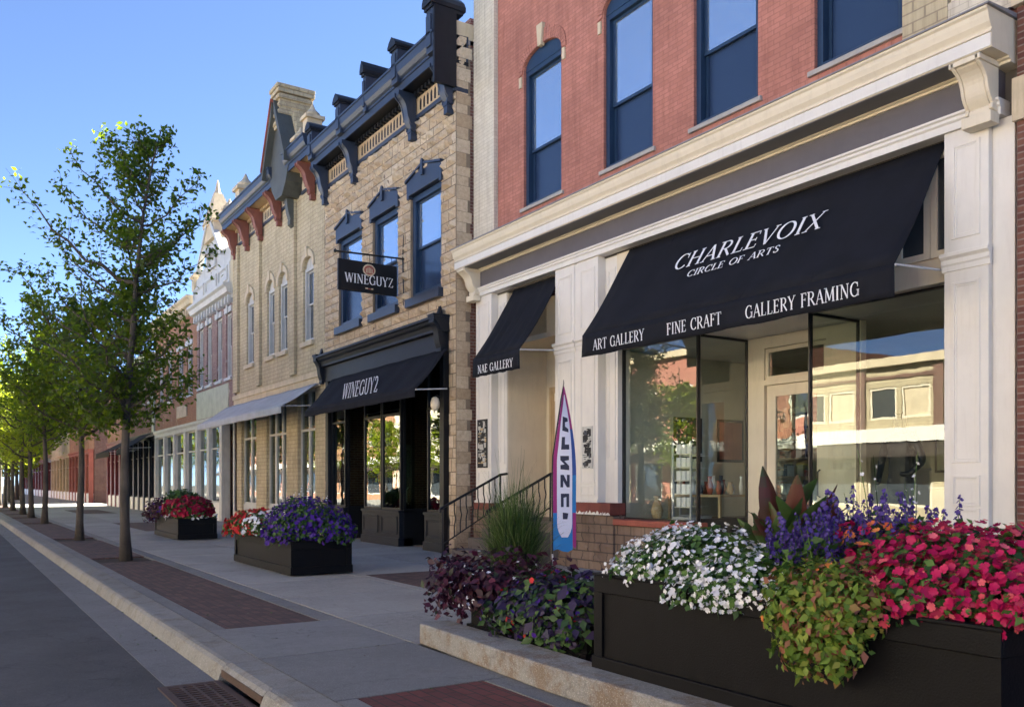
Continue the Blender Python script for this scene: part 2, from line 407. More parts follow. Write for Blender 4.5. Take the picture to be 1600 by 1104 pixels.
# ------------------------------------------------------------------ wall with openings
def wall_x(mb, x0, x1, y0, y1, z0, z1, holes=()):
    """slab facing -X between x0 (front) and x1, with rectangular holes (ya,yb,za,zb) cut right through"""
    ys = sorted({y0, y1, *[h[i] for h in holes for i in (0, 1)]}); zs = sorted({z0, z1, *[h[i] for h in holes for i in (2, 3)]})
    ys = [y for y in ys if y0 <= y <= y1]; zs = [z for z in zs if z0 <= z <= z1]
    def solid(i, j):
        if not (0 <= i < len(ys) - 1 and 0 <= j < len(zs) - 1): return False
        cy, cz = (ys[i] + ys[i + 1]) / 2, (zs[j] + zs[j + 1]) / 2
        return not any(h[0] < cy < h[1] and h[2] < cz < h[3] for h in holes)
    for i in range(len(ys) - 1):
        for j in range(len(zs) - 1):
            if not solid(i, j): continue
            a, b, c, d = ys[i], ys[i + 1], zs[j], zs[j + 1]
            v = [(x, y, z) for x in (x0, x1) for y in (a, b) for z in (c, d)]
            f = [(0, 1, 3, 2), (4, 6, 7, 5)]
            if not solid(i - 1, j): f.append((0, 4, 5, 1))
            if not solid(i + 1, j): f.append((2, 3, 7, 6))
            if not solid(i, j - 1): f.append((0, 2, 6, 4))
            if not solid(i, j + 1): f.append((1, 5, 7, 3))
            mb.add(v, f, .5)
    return mb
def arc_pts(y0, y1, zs, rise, n=10):
    """segmental arch from (y0,zs) to (y1,zs)"""
    c = (y0 + y1) / 2; h = (y1 - y0) / 2
    return [(c + h * math.cos(math.pi * (1 - k / n)), zs + rise * max(0., math.sin(math.pi * k / n)) ** .8) for k in range(n + 1)]
def frame_ring(mb, x0, x1, y0, y1, z0, z1, t, tb=None):
    tb = tb or t
    mb.box(x0, x1, y0, y0 + t, z0, z1); mb.box(x0, x1, y1 - t, y1, z0, z1)
    mb.box(x0, x1, y0 + t, y1 - t, z1 - t, z1); mb.box(x0, x1, y0 + t, y1 - t, z0, z0 + tb)
    return mb
def sash_window(root, X, y0, y1, z0, z1, mat, mid=None, up='upane', lo='lpane', t=.09, sill=None, sillm='white', silld=.08, sillh=.1, name='window'):
    """two-sash window set back in its opening: frame > panes, sill"""
    mid = mid or (z0 + z1) / 2
    mb = MB(); frame_ring(mb, X + .06, X + .30, y0, y1, z0, z1, t)
    frame_ring(mb, X + .13, X + .18, y0 + t + .003, y1 - t - .003, mid - .03, z1 - t - .003, .05)
    frame_ring(mb, X + .17, X + .22, y0 + t + .003, y1 - t - .003, z0 + t + .003, mid + .03, .05)
    w_ = mb.build(name, mat, root)
    MB().box(X + .150, X + .160, y0 + t + .05, y1 - t - .05, mid + .015, z1 - t - .05).build('upper_pane', up, w_)
    MB().box(X + .190, X + .200, y0 + t + .05, y1 - t - .05, z0 + t + .05, mid - .015).build('lower_pane', lo, w_)
    if sill is not False: MB().box(X - silld, X + .10, y0 - .08, y1 + .08, z0 - sillh, z0 - .001).build('sill', sillm, w_, bevel=.008)
    return w_
def panel(mb, X, y0, y1, z0, z1, t=.035, d=.014):
    """raised moulding frame on a face looking to -X"""
    frame_ring(mb, X - d, X + .002, y0, y1, z0, z1, t)
    frame_ring(mb, X - d * .5, X + .002, y0 + t, y1 - t, z0 + t, z1 - t, t * .6)

# ------------------------------------------------------------------ lettering (calligraphic strokes on a surface)
def arcp(cx, cy, rx, ry, a0, a1, n=14):
    return [(cx + rx * math.cos(R(a0 + (a1 - a0) * k / n)), cy + ry * math.sin(R(a0 + (a1 - a0) * k / n))) for k in range(n + 1)]
TH, TN = .062, .022
def sf(*xy): return [([(x - .12, y), (x + .12, y)], .02, .02) for x, y in xy]
GL = {
 'A': (.80, [([(.08, 0), (.40, 1)], .026, .02), ([(.40, 1), (.72, 0)], TH, .03), ([(.2, .34), (.6, .34)], .02, .022)] + sf((.08, .015), (.72, .015))),
 'C': (.78, [(arcp(.44, .5, .36, .48, 48, 318), TH, TN), ([(.70, .66), (.70, .98)], .018, .02)]),
 'H': (.86, [([(.16, 0), (.16, 1)], TH, TN), ([(.70, 0), (.70, 1)], TH, TN), ([(.16, .5), (.7, .5)], .02, .022)] + sf((.16, .015), (.16, .985), (.70, .015), (.70, .985))),
 'R': (.78, [([(.16, 0), (.16, 1)], TH, TN), ([(.16, .98), (.36, .98)] + arcp(.36, .74, .24, .24, 90, -90) + [(.16, .5)], TH * .9, TN), ([(.36, .5), (.72, 0)], TH, .03)] + sf((.16, .015), (.10, .985))),
 'L': (.64, [([(.16, 0), (.16, 1)], TH, TN), ([(.16, .02), (.56, .02), (.58, .22)], .02, .024)] + sf((.16, .015), (.16, .985))),
 'E': (.68, [([(.16, 0), (.16, 1)], TH, TN), ([(.16, .02), (.58, .02), (.60, .2)], .02, .024), ([(.16, .98), (.56, .98), (.57, .8)], .02, .024), ([(.16, .52), (.48, .52)], .02, .022), ([(.48, .42), (.48, .62)], .018, .02)] + sf((.12, .015), (.12, .985))),
 'V': (.80, [([(.08, 1), (.40, 0)], TH, .03), ([(.40, 0), (.72, 1)], .026, .02)] + sf((.08, .985), (.72, .985))),
 'O': (.88, [(arcp(.44, .5, .37, .48, 0, 360, 22), TH, TN)]),
 'I': (.36, [([(.18, 0), (.18, 1)], TH, TN)] + sf((.18, .015), (.18, .985))),
 'X': (.80, [([(.1, 1), (.70, 0)], TH, .03), ([(.1, 0), (.70, 1)], .026, .02)] + sf((.1, .985), (.7, .985), (.1, .015), (.7, .015))),
 'F': (.62, [([(.16, 0), (.16, 1)], TH, TN), ([(.16, .98), (.54, .98), (.55, .8)], .02, .024), ([(.16, .52), (.46, .52)], .02, .022), ([(.46, .42), (.46, .62)], .018, .02)] + sf((.16, .015), (.12, .985))),
 'T': (.74, [([(.37, 0), (.37, 1)], TH, TN), ([(.05, .8), (.06, .98), (.68, .98), (.69, .8)], .02, .024)] + sf((.37, .015))),
 'S': (.60, [([(.50, .78), (.44, .93), (.30, .98), (.16, .90), (.13, .74), (.22, .60), (.38, .48), (.50, .34), (.48, .14), (.32, .02), (.17, .06), (.10, .24)], .055, .03)]),
 'G': (.86, [(arcp(.44, .5, .36, .48, 48, 340), TH, TN), ([(.70, .66), (.70, .96)], .018, .02), ([(.74, .04), (.74, .46)], TH, TN)] + sf((.72, .46))),
 'Y': (.76, [([(.08, 1), (.38, .46)], TH, .03), ([(.38, .46), (.68, 1)], .026, .02), ([(.38, 0), (.38, .48)], TH, TN)] + sf((.08, .985), (.68, .985), (.38, .015))),
 'M': (1.0, [([(.14, 0), (.16, 1)], .026, .02), ([(.16, 1), (.50, .1)], TH, .03), ([(.50, .1), (.82, 1)], .024, .02), ([(.82, 1), (.86, 0)], TH, TN)] + sf((.14, .015), (.86, .015), (.1, .985), (.88, .985))),
 'N': (.88, [([(.16, 0), (.16, 1)], .026, .02), ([(.16, 1), (.72, 0)], TH, .03), ([(.72, 0), (.72, 1)], .026, .02)] + sf((.16, .015), (.1, .985), (.72, .985))),
 'W': (1.1, [([(.08, 1), (.34, 0)], TH, .03), ([(.34, 0), (.56, 1)], .026, .02), ([(.56, 1), (.80, 0)], TH, .03), ([(.80, 0), (1.03, 1)], .026, .02)] + sf((.08, .985), (.56, .985), (1.03, .985))),
 'U': (.82, [([(.16, 1), (.16, .3)] + arcp(.42, .28, .26, .27, 180, 360) + [(.68, 1)], TH * .9, TN)] + sf((.16, .985), (.68, .985))),
 'Z': (.70, [([(.10, .82), (.12, .98), (.60, .98), (.08, .02), (.60, .02), (.62, .2)], .04, .03)]),
 '2': (.64, [([(.10, .74), (.16, .92), (.32, .98), (.48, .90), (.52, .72), (.44, .52), (.10, .04), (.54, .04), (.57, .18)], .06, .035)]),
 '-': (.4, [([(.12, .2), (.28, .2)], .1, .1)]),
}
def ribbon(mb, pts, hx, hy, mp):
    L, Rr = [], []
    n = len(pts)
    for i, p in enumerate(pts):
        a = pts[max(i - 1, 0)]; b = pts[min(i + 1, n - 1)]
        dx, dy = b[0] - a[0], b[1] - a[1]; l = math.hypot(dx, dy) or 1
        nx, ny = -dy / l, dx / l
        h = math.hypot(hx * nx, hy * ny)
        L.append((p[0] + nx * h, p[1] + ny * h)); Rr.append((p[0] - nx * h, p[1] - ny * h))
    for i in range(n - 1):
        q = [L[i], L[i + 1], Rr[i + 1], Rr[i]]
        vs = [mp(u, v, 0) for u, v in q] + [mp(u, v, 1) for u, v in q]
        mb.add(vs, [(3, 2, 1, 0), (4, 5, 6, 7), (0, 1, 5, 4), (1, 2, 6, 5), (2, 3, 7, 6), (3, 0, 4, 7)])
def lettering(text, org, ux, uy, nz, width, height, name, parent, mat='letter', bold=1., th=.003):
    """text starts at org and runs along ux (width metres in all), capitals 'height' tall along uy"""
    ux, uy, nz, org = map(Vector, (ux, uy, nz, org))
    adv = sum((GL[c][0] if c in GL else .45) + .06 for c in text) - .06
    sx = width / adv; mb = MB(); cur = 0
    for c in text:
        if c in GL:
            wd, st = GL[c]
            for pts, hx, hy in st:
                k = 0
                def mp(u, v, t, cur=cur): return org + ux * ((cur + u) * sx) + uy * (v * height) + nz * (.0015 + th * t)
                ribbon(mb, pts, hx * bold, hy * bold, mp)
            cur += wd + .06
        else: cur += .51
    return mb.build(name, mat, parent)

def bracket_prof(xw, xf, zt, zb, n=10):
    """scroll bracket outline (x,z): xw wall plane, xf front, zt top, zb bottom"""
    d = xw - xf; h = zt - zb
    p = [(xw, zt), (xf, zt), (xf, zt - .10 * h), (xf + .06 * d, zt - .12 * h)]
    for k in range(n + 1):
        t = k / n
        p.append((xf + d * (.08 + .66 * t ** .75 + .06 * math.sin(t * math.pi * 2)), zt - h * (.14 + .70 * t)))
    p += [(xf + .70 * d, zt - .86 * h), (xf + .70 * d, zt - .95 * h), (xw - .08 * d, zb), (xw, zb)]
    return p

def awning(name, X, xf, za, zf, zv, ya, yb, fab, label, texts=(), rod_z=None, group=None, fya=None, fyb=None, striped=False):
    """canvas awning: attached along X at height za, front bar at (xf, zf), valance down to zv"""
    root = empty(name, ((X + xf) / 2, (ya + yb) / 2, zv), label, 'awning', group)
    fya = ya if fya is None else fya; fyb = yb if fyb is None else fyb
    mb = MB(); nu, nv = 24, 8; vs = []
    sl = Vector((xf - X, 0, zf - za)); L = sl.length; nrm = Vector((-(za - zf), 0, X - xf)).normalized(); nrm = Vector((-(za - zf) / L, 0, (X - xf) / L))
    for j in range(nv + 1):
        for i in range(nu + 1):
            s_, t = i / nu, j / nv
            y = (ya + (fya - ya) * t) * (1 - s_) + (yb + (fyb - yb) * t) * s_
            sag = -.032 * math.sin(math.pi * t) * (1 + .5 * math.sin(i * 1.7)) + .008 * math.sin(i * 1.3 + j * .8)
            vs.append(Vector((X, y, za)) + sl * t + nrm * sag)
    fs = [(j * (nu + 1) + i, j * (nu + 1) + i + 1, (j + 1) * (nu + 1) + i + 1, (j + 1) * (nu + 1) + i) for j in range(nv) for i in range(nu)]
    mb.add(vs, fs, .5)
    cp = mb.build('canopy', fab, root, smooth=True)
    so = cp.modifiers.new('thick', 'SOLIDIFY'); so.thickness = .012; so.offset = -1
    mb = MB(); vs = []; nz_ = 4
    for j in range(nz_ + 1):
        for i in range(nu * 2 + 1):
            s_ = i / (nu * 2); y = fya + (fyb - fya) * s_
            wv = .009 * math.sin(i * .9) * (j / nz_) + .010 * math.sin(i * 2.3 + 1) * (j / nz_)
            vs.append((xf - .004 + wv, y, zf + .002 + (zv - zf) * j / nz_ + (.006 * math.sin(i * .7) if j == nz_ else 0)))
    W_ = nu * 2 + 1
    sm = MB(); ns_ = max(2, int(abs(yb - ya) / 1.1))
    for q in range(1, ns_):
        s_ = q / ns_; vv = []
        for j in range(nv + 1):
            t = j / nv; y = (ya + (fya - ya) * t) * (1 - s_) + (yb + (fyb - yb) * t) * s_; i = s_ * nu
            p = Vector((X, y, za)) + sl * t + nrm * (-.032 * math.sin(math.pi * t) * (1 + .5 * math.sin(i * 1.7)) + .008 * math.sin(i * 1.3 + j * .8) + .004)
            vv += [p - Vector((0, .009, 0)), p + Vector((0, .009, 0))]
        sm.add(vv, [(2 * j, 2 * j + 1, 2 * j + 3, 2 * j + 2) for j in range(nv)])
    sm.build_each('seam', fab, cp)
    fs = [(j * W_ + i, (j + 1) * W_ + i, (j + 1) * W_ + i + 1, j * W_ + i + 1) for j in range(nz_) for i in range(W_ - 1)]
    mb.add(vs, fs, .5)
    vl = mb.build('valance', fab, root, smooth=True)
    so = vl.modifiers.new('thick', 'SOLIDIFY'); so.thickness = .008; so.offset = 1
    for yy in (fya, fyb):
        MB().tube([(xf + .02, yy, zf - .01), (X, yy, zf + .05 if rod_z is None else rod_z)], .014, 8).build('support_arm', 'metal', root)
    MB().tube([(xf + .022, fya, zf - .012), (xf + .022, fyb, zf - .012)], .016, 8).build('front_bar', 'metal', root)
    for t_ in texts:
        kind, tx, y0, wd, v0, h = t_[:6]; bold = t_[6] if len(t_) > 6 else 1.
        if kind == 'slope':
            u = Vector((0, -1, 0)); up = -sl.normalized(); o_ = Vector((xf, y0, zf)) + up * v0 + nrm * .012
            lettering(tx, o_, u, up + Vector((0, t_[7], 0)) if len(t_) > 7 else up, nrm, wd, h, 'lettering', cp, bold=bold)
        else:
            lettering(tx, Vector((xf - .022, y0, v0)), (0, -1, 0), (0, 0, 1), (-1, 0, 0), wd, h, 'lettering', vl, bold=bold)
    return root

# ================================================================== SETTING
YN, YF = -14, 190
MB().box(-400, 400, -300, 900, -.60, -.40).build('ground', 'ground', kind='structure')
MB().box(-11.0, 1.50, YN, YF, -.35, -.15).build('road', 'asphalt', kind='structure')
# gutter apron with joints, kerb sections with a rounded nose (inlet gap between Y 6.30 and 7.42)
mb = MB()
mb.box(1.50, 1.93, YN, 6.12, -.35, -.146); mb.box(1.50, 1.93, 7.44, YF, -.35, -.146)
mb.build('gutter', 'gutter', kind='structure')
def kerb_prof(a=1.90):
    return [(a, -.36), (a, -.142), (a + .03, -.06), (a + .045, -.03), (a + .075, -.006), (a + .115, .0), (2.245, .0), (2.245, -.36)]
mb = MB(); y = 7.42
while y < YF:
    mb.prism_y(kerb_prof(), y + .004, min(y + 3.0, YF) - .004); y += 3.0
y = 6.30
while y > YN:
    mb.prism_y(kerb_prof(), max(y - 3.0, YN) + .004, y - .004); y -= 3.0
mb.prism_y([(1.93, -.045), (1.96, -.015), (2.01, 0), (2.245, 0), (2.245, -.05)], 6.304, 7.416)
mb.build('kerb', 'kerb', kind='structure')
# storm drain: iron plate in the kerb throat and a slotted grate in the gutter
dr = empty('storm_drain', (1.75, 6.8, -.15), 'rusty storm drain grate under the open kerb inlet at the road edge', 'drain')
MB().box(1.925, 1.95, 6.31, 7.41, -.105, -.047).build('inlet_plate', 'rust', dr)
MB().box(1.95, 2.40, 6.30, 7.42, -.36, -.30).build('inlet_floor', 'black', dr)
MB().box(2.38, 2.42, 6.30, 7.42, -.30, -.06).build('inlet_back', 'black', dr)
mb = MB(); frame_y = (6.12, 7.44)
mb.box(1.43, 1.49, 6.12, 7.44, -.17, -.137); mb.box(1.86, 1.92, 6.12, 7.44, -.17, -.137)
mb.box(1.49, 1.86, 6.12, 6.17, -.17, -.137); mb.box(1.49, 1.86, 7.39, 7.44, -.17, -.137)
for i in range(17): mb.box(1.49, 1.86, 6.17 + i * .0735, 6.205 + i * .0735, -.17, -.139)
for x_ in (1.58, 1.68, 1.77): mb.box(x_, x_ + .022, 6.17, 7.39, -.168, -.1385)
mb.build('grate', 'rust', dr)
MB().box(1.4, 1.95, 6.1, 7.45, -.345, -.32).build('sump', 'black', dr)

# sidewalk slabs with open joints
mb = MB(); J = .0105
def slab(m, x0, x1, y0, y1, z1=0.): m.box(x0 + J, x1 - J, y0 + J, y1 - J, -.14, z1)
y = 7.33
k = 0
while y < 150:
    for (a, b) in ((3.70, 5.60), (5.60, 7.5), (7.5, 9.9)):
        slab(mb, a, b, y, y + 1.93)
    y += 1.93; k += 1
y = 7.33
while y > YN:
    for (a, b) in ((4.0, 5.60), (5.60, 7.5), (7.5, 9.9)): slab(mb, a, b, y - 1.93, y)
    y -= 1.93
mb.build('sidewalk', 'walk', kind='structure')
mb = MB()
slab(mb, 2.25, 3.70, 7.45, 9.17); slab(mb, 2.25, 3.70, 5.71, 7.45)
slab(mb, 3.44, 3.70, 2.0, 5.71); slab(mb, 2.25, 2.42, 2.0, 5.71); slab(mb, 2.25, 3.7, YN, 2.0)
for yy in np.arange(9.17, 150, 1.93):
    slab(mb, 2.25, 2.44, yy, yy + 1.93, -.002); slab(mb, 3.45, 3.70, yy, yy + 1.93, -.002)
mb.build('kerb_walk', 'walkdark', kind='structure')
TREES_Y = [18.71, 26.04, 33.6, 37.3, 43.9, 48.8, 56., 63., 70.]
PIT_Y = [18.71, 26.04, 37.3, 43.9, 48.8, 56., 63., 70.]
mb = MB(); a = 9.18
for ty in PIT_Y + [152]:
    mb.box(2.445, 3.445, a, ty - .62, -.14, -.004); a = ty + .62
mb.build('paver_strip', 'paver', kind='structure')
mb = MB()
for ty in PIT_Y: mb.box(2.445, 3.445, ty - .62, ty + .62, -.14, -.03)
mb.build('tree_pits', 'mulch', kind='structure')
MB().box(2.425, 3.435, 2.0, 5.705, -.14, -.002).build('paver_path', 'paverred', kind='structure')
mb = MB()
mb.box(5.78, 7.3, 7.6, 13.30, -.01, .004); mb.box(5.3, 7.2, 29.3, 36.0, -.01, .004); mb.box(5.6, 7.3, 48, 55, -.01, .004)
mb.build('paver_bands', 'paver', kind='structure')
MB().box(-30, 1.5, 66.0, 74.5, -.36, -.1465).build('crossing_road', 'asphalt', kind='structure')
rng0 = np.random.default_rng(77); nL = 260
Xl = np.where(rng0.random(nL) < .6, rng0.uniform(1.55, 1.91, nL), rng0.uniform(2.5, 3.5, nL)); Yl = rng0.uniform(5, 40, nL)
Zl = np.where(Xl < 2, -.136, .006)
V_, F_, r_ = scatter(LEAF_V, LEAF_F, np.stack([Xl, Yl, Zl], 1), np.tile([0, 0, 1.], (nL, 1)), .045 * rng0.uniform(.4, 1.1, nL), rng0, .25)
np_mesh('fallen_leaves', V_, F_, r_, LEAF['canna'], None, kind='stuff', label='scattered fallen leaves and grit along the gutter and paver strip', cat='leaves')
# raised bed and its concrete edge
MB().box(4.0, 6.4, -3., 7.15, .0, .13).build('planting_bed', 'mulch', kind='structure')
mb = MB()
mb.prism_z([(3.72, 7.33), (3.62, 5.2), (3.64, 3.0), (3.64, -3), (4.0, -3), (3.985, 3), (3.99, 5), (4.05, 7.33)], 0.002, .195)
mb.build('retaining_ledge', 'ledge', bevel=.02, label='low weathered concrete ledge edging the flower bed beside the walk', cat='ledge')

# ================================================================== RED BRICK GALLERY BUILDING
RX = 9.6
rb = empty('brick_building', (12, 10.5, 0), 'red painted brick building with cream storefront, navy sash windows and two black gallery awnings', 'building')
UW = [(13.10, 14.36), (10.60, 11.86), (8.42, 9.68), (6.21, 7.47)]
WZ0, WZ1, RISE = 6.93, 9.62, .32
holes = [(a, b, WZ0, WZ1 + RISE + .005) for a, b in UW] + [(a, b, 11.4, 14.1) for a, b in UW]
mb = wall_x(MB(), RX, RX + .35, 4.85, 16.14, 6.1, 15.2, holes)
for a, b in UW:                                       # brick spandrels over the arches
    pts = arc_pts(a, b, WZ1, RISE); zt = WZ1 + RISE + .005
    for p, q in zip(pts[:-1], pts[1:]):
        mb.prism_x([p, q, (q[0], zt), (p[0], zt)], RX, RX + .30)
mb.build('wall', 'redbrick', rb)
for a, b in UW:
    # brick voussoir arch, keystone, navy infill and window
    mb = MB(); pi = arc_pts(a - .02, b + .02, WZ1 - .02, RISE + .02, 26); po = arc_pts(a - .16, b + .16, WZ1 - .06, RISE + .32, 26)
    for k in range(26):
        g_ = .06
        lerp = lambda u, v, t: (u[0] + (v[0] - u[0]) * t, u[1] + (v[1] - u[1]) * t)
        mb.prism_x([lerp(pi[k], pi[k + 1], g_), lerp(pi[k], pi[k + 1], 1 - g_), lerp(po[k], po[k + 1], 1 - g_), lerp(po[k], po[k + 1], g_)], RX - .022, RX + .02)
    mb.build('window_arch', 'redbrick', rb)
    c_ = (a + b) / 2
    MB().prism_x([(c_ - .055, WZ1 + RISE - .06), (c_ + .055, WZ1 + RISE - .06), (c_ + .10, WZ1 + RISE + .36), (c_ - .10, WZ1 + RISE + .36)], RX - .07, RX + .02).build('keystone', 'cmap', rb, bevel=.01)
    for e in (a - .13, b + .05): MB().box(RX - .03, RX + .02, e, e + .08, WZ1 - .28, WZ1 - .07).build('arch_stop', 'cmap', rb)
    wn = sash_window(rb, RX, a, b, WZ0, WZ1, 'navy', 8.05, sillm='sill', silld=.05, sillh=.07)
    pts = arc_pts(a, b, WZ1, RISE)
    MB().prism_x([(b, WZ1 + .002), (a, WZ1 + .002)] + pts[1:-1], RX + .05, RX + .14).build('arch_infill', 'navy', wn)
for a, b in UW: sash_window(rb, RX, a, b, 11.4, 14.1, 'navy', 12.6)
mb = MB(); mb.box(9.5, 9.6 - .001, 15.32, 16.14, 6.44, 15.2); mb.build('corner_pilaster', 'creambrick', rb)
mb = MB(); mb.box(9.5, 9.599, 4.85, 5.55, 6.9, 15.2)
z = 6.9
mb.box(9.47, 9.499, 4.85, 5.60, 6.55, 6.9); mb.build('corner_pilaster', 'creambrick', rb)
MB().box(9.46, 9.598, 5.57, 6.12, 6.55, 15.2).build('buff_pier', 'tanbrick', rb)
# cornice with coved profile, flashing on top, return at the right end
prof = [(9.6, 6.40), (8.93, 6.40), (8.93, 6.375), (8.955, 6.355), (8.965, 6.31), (8.985, 6.25), (9.02, 6.20), (9.03, 6.175), (9.005, 6.17), (9.005, 6.15), (9.025, 6.145), (9.025, 6.00), (9.03, 5.995), (9.36, 5.995), (9.36, 5.975), (9.40, 5.965), (9.40, 5.94), (9.6, 5.93)]
MB().prism_y(prof, 4.84, 16.12).build('cornice', 'cream', rb)
MB().prism_y([(9.6, 6.46), (8.91, 6.418), (8.91, 6.401), (9.6, 6.401)], 4.81, 16.15).build('flashing', 'lead', rb)
MB().prism_y([(9.029, 6.14), (9.012, 6.14), (9.012, 6.005), (9.029, 6.005)], 4.845, 16.115).build('fascia_board', 'white', rb)
MB().box(9.036, 9.355, 5.29, 15.73, 5.985, 5.994).build('soffit', 'soffit', rb)
MB().box(9.43, 9.6, 5.0, 16.05, 5.60, 5.945).build('frieze', 'frieze', rb)
MB().prism_y([(9.6, 5.60), (9.36, 5.60), (9.36, 5.575), (9.385, 5.56), (9.385, 5.53), (9.41, 5.51), (9.41, 5.43), (9.6, 5.43)], 4.95, 16.06).build('architrave', 'white', rb)
MB().box(9.6, 9.99, 4.85, 16.14, 5.40, 6.1).build('lintel', 'interior2', rb)
for (ya, yb) in ((4.98, 5.28), (15.74, 16.02)):
    mb = MB(); mb.prism_y(bracket_prof(9.43, 9.04, 5.99, 5.44), ya + .04, yb - .04)
    mb.prism_y(bracket_prof(9.43, 9.02, 5.985, 5.46), ya, ya + .038); mb.prism_y(bracket_prof(9.43, 9.02, 5.985, 5.46), yb - .038, yb)
    mb.box(9.02, 9.42, ya - .02, yb + .02, 5.93, 5.988); mb.box(9.25, 9.43, ya - .01, yb + .01, 5.33, 5.45)
    mb.build('bracket', 'cream', rb, bevel=.008)
# pilasters: shaft with panels, cap, base
def pilaster(ya, yb, zb, x=9.45, zt=5.43, mid=4.0, side=True, xb=9.75):
    mb = MB(); mb.box(x, xb, ya, yb, zb, zt - .002)
    m_ = .09 if yb - ya > .45 else .07
    panel(mb, x, ya + m_, yb - m_, mid + .22, zt - .16); panel(mb, x, ya + m_, yb - m_, zb + .80, mid - .26)
    panel(mb, x, ya + m_, yb - m_, zb + .32, zb + .66, .03); panel(mb, x, ya + m_, yb - m_, zb + .12, zb + .30, .03)
    mb.prism_y([(x + .02, mid - .13), (x - .015, mid - .13), (x - .015, mid - .07), (x - .03, mid - .05), (x - .03, mid), (x - .065, mid + .03), (x - .065, mid + .07), (x + .02, mid + .075)], ya - .025, yb + .025)
    mb.box(x - .03, x + .02, ya - .02, yb + .02, zb, zb + .05)
    return mb.build('pilaster', 'white', rb, bevel=.005)
pilaster(15.34, 15.96, 1.1); pilaster(12.50, 13.09, 1.17); pilaster(11.83, 12.42, 1.17)
pilaster(5.10, 5.60, .93); MB().box(9.52, 9.75, 4.86, 5.098, .93, 5.42).build('edge_trim', 'white', rb, bevel=.005)
for ya, yb in ((15.012, 15.338), (11.5, 11.828)):        # recessed second pilasters beside the openings
    mb = MB(); mb.box(9.62, 9.9, ya, yb, 1.0, 5.40); panel(mb, 9.62, ya + .06, yb - .06, 4.2, 5.2); panel(mb, 9.62, ya + .06, yb - .06, 1.9, 3.75)
    mb.build('reveal_pilaster', 'white', rb)
MB().box(9.46, 9.62, 12.422, 12.498, 1.17, 5.42).build('reveal_strip', 'white', rb)
mb = MB(); mb.box(9.40, 9.75, 11.45, 13.12, .96, 1.168); mb.box(9.40, 9.75, 15.30, 15.98, .96, 1.098); mb.build_each('base_cap', 'chipred', rb, bevel=.012)
mb = MB()
for i in range(16):
    y_ = 11.5 + i * .1; z_ = .962; s_ = random.uniform(.03, .06)
    mb.prism_x([(y_ - s_, z_), (y_ - s_ * .9, z_ + random.uniform(.01, .06)), (y_ - s_ * .2, z_ + random.uniform(.03, .075)), (y_ + s_ * .5, z_ + random.uniform(.01, .04)), (y_ + s_ * .9, z_ + random.uniform(.01, .06)), (y_ + s_, z_)], 9.396, 9.401)
mb.build_each('chipped_paint', 'white', rb)
mb = MB()
def rockwall(mb, X, y0, y1, z0, z1, h=(.2, .28), wd=(.28, .6), dep=.035, back=.25, holes=(), seed=1, nrm=-1):
    """rock-faced blocks laid in courses: every block bulges and is chipped by its own noise"""
    rg = random.Random(seed); z = z0
    while z < z1 - .05:
        hh = min(rg.uniform(*h), z1 - z)
        if z1 - z - hh < .1: hh = z1 - z
        y = y0 - rg.uniform(0, .25)
        while y < y1 - .02:
            ww = rg.uniform(*wd); a, b = max(y, y0), min(y + ww, y1); y += ww
            if b - a < .07: continue
            c, d = z, z + hh
            segs = [(a, b)]
            for (ha, hb, hc, hd) in holes:
                if d > hc + .02 and c < hd - .02:
                    ns = []
                    for (p, q) in segs:
                        if q <= ha or p >= hb: ns.append((p, q))
                        else:
                            if p < ha - .02: ns.append((p, ha))
                            if q > hb + .02: ns.append((hb, q))
                    segs = ns
            for p, q in segs:
                n, m = max(3, int((q - p) / .08)), 3; g = .006; vs = []
                base = rg.uniform(.3, 1.); tl = rg.uniform(-.4, .4); ph = rg.random() * 9; g = .011
                for j in range(m + 1):
                    for i in range(n + 1):
                        s_, t = i / n, j / m
                        e = min(1, 3.2 * min(s_, 1 - s_) * (q - p) / .3) * min(1, 3.2 * min(t, 1 - t))
                        off = dep * e * (base + tl * (s_ - .5) + rg.uniform(-.65, .65)) if 0 < i < n and 0 < j < m else 0
                        vs.append((X + nrm * off, p + g + (q - p - 2 * g) * s_, c + g + (hh - 2 * g) * t))
                r_ = min(1, max(0, rg.gauss(.55, .22)))
                fs = [(j * (n + 1) + i, (j + 1) * (n + 1) + i, (j + 1) * (n + 1) + i + 1, j * (n + 1) + i + 1) for j in range(m) for i in range(n)]
                mb.add(vs, fs, r_)
        z += hh
    return mb
mb = rockwall(MB(), 9.47, 11.45, 13.1, .1, .955, (.16, .24), (.25, .5), .02, seed=3); mb.build('stone_base', 'stonebase', rb)
MB().box(9.475, 9.75, 11.45, 13.1, 0, .95).build('base_wall', 'stonebase', rb)
MB().box(9.475, 9.75, 15.0, 16.1, 0, .95).build('base_wall', 'stonebase', rb)
MB().box(9.52, 9.80, 9.65, 11.449, 0.0, .80).build('base_wall', 'stonebase', rb)
MB().box(9.52, 9.80, 4.9, 7.68, 0.0, .80).build('base_wall', 'stonebase', rb)
MB().box(9.46, 9.82, 9.60, 11.449, .80, .90).build('shop_sill', 'oldred', rb, bevel=.01)
MB().box(9.46, 9.82, 5.61, 7.70, .80, .90).build('shop_sill', 'oldred', rb, bevel=.01)
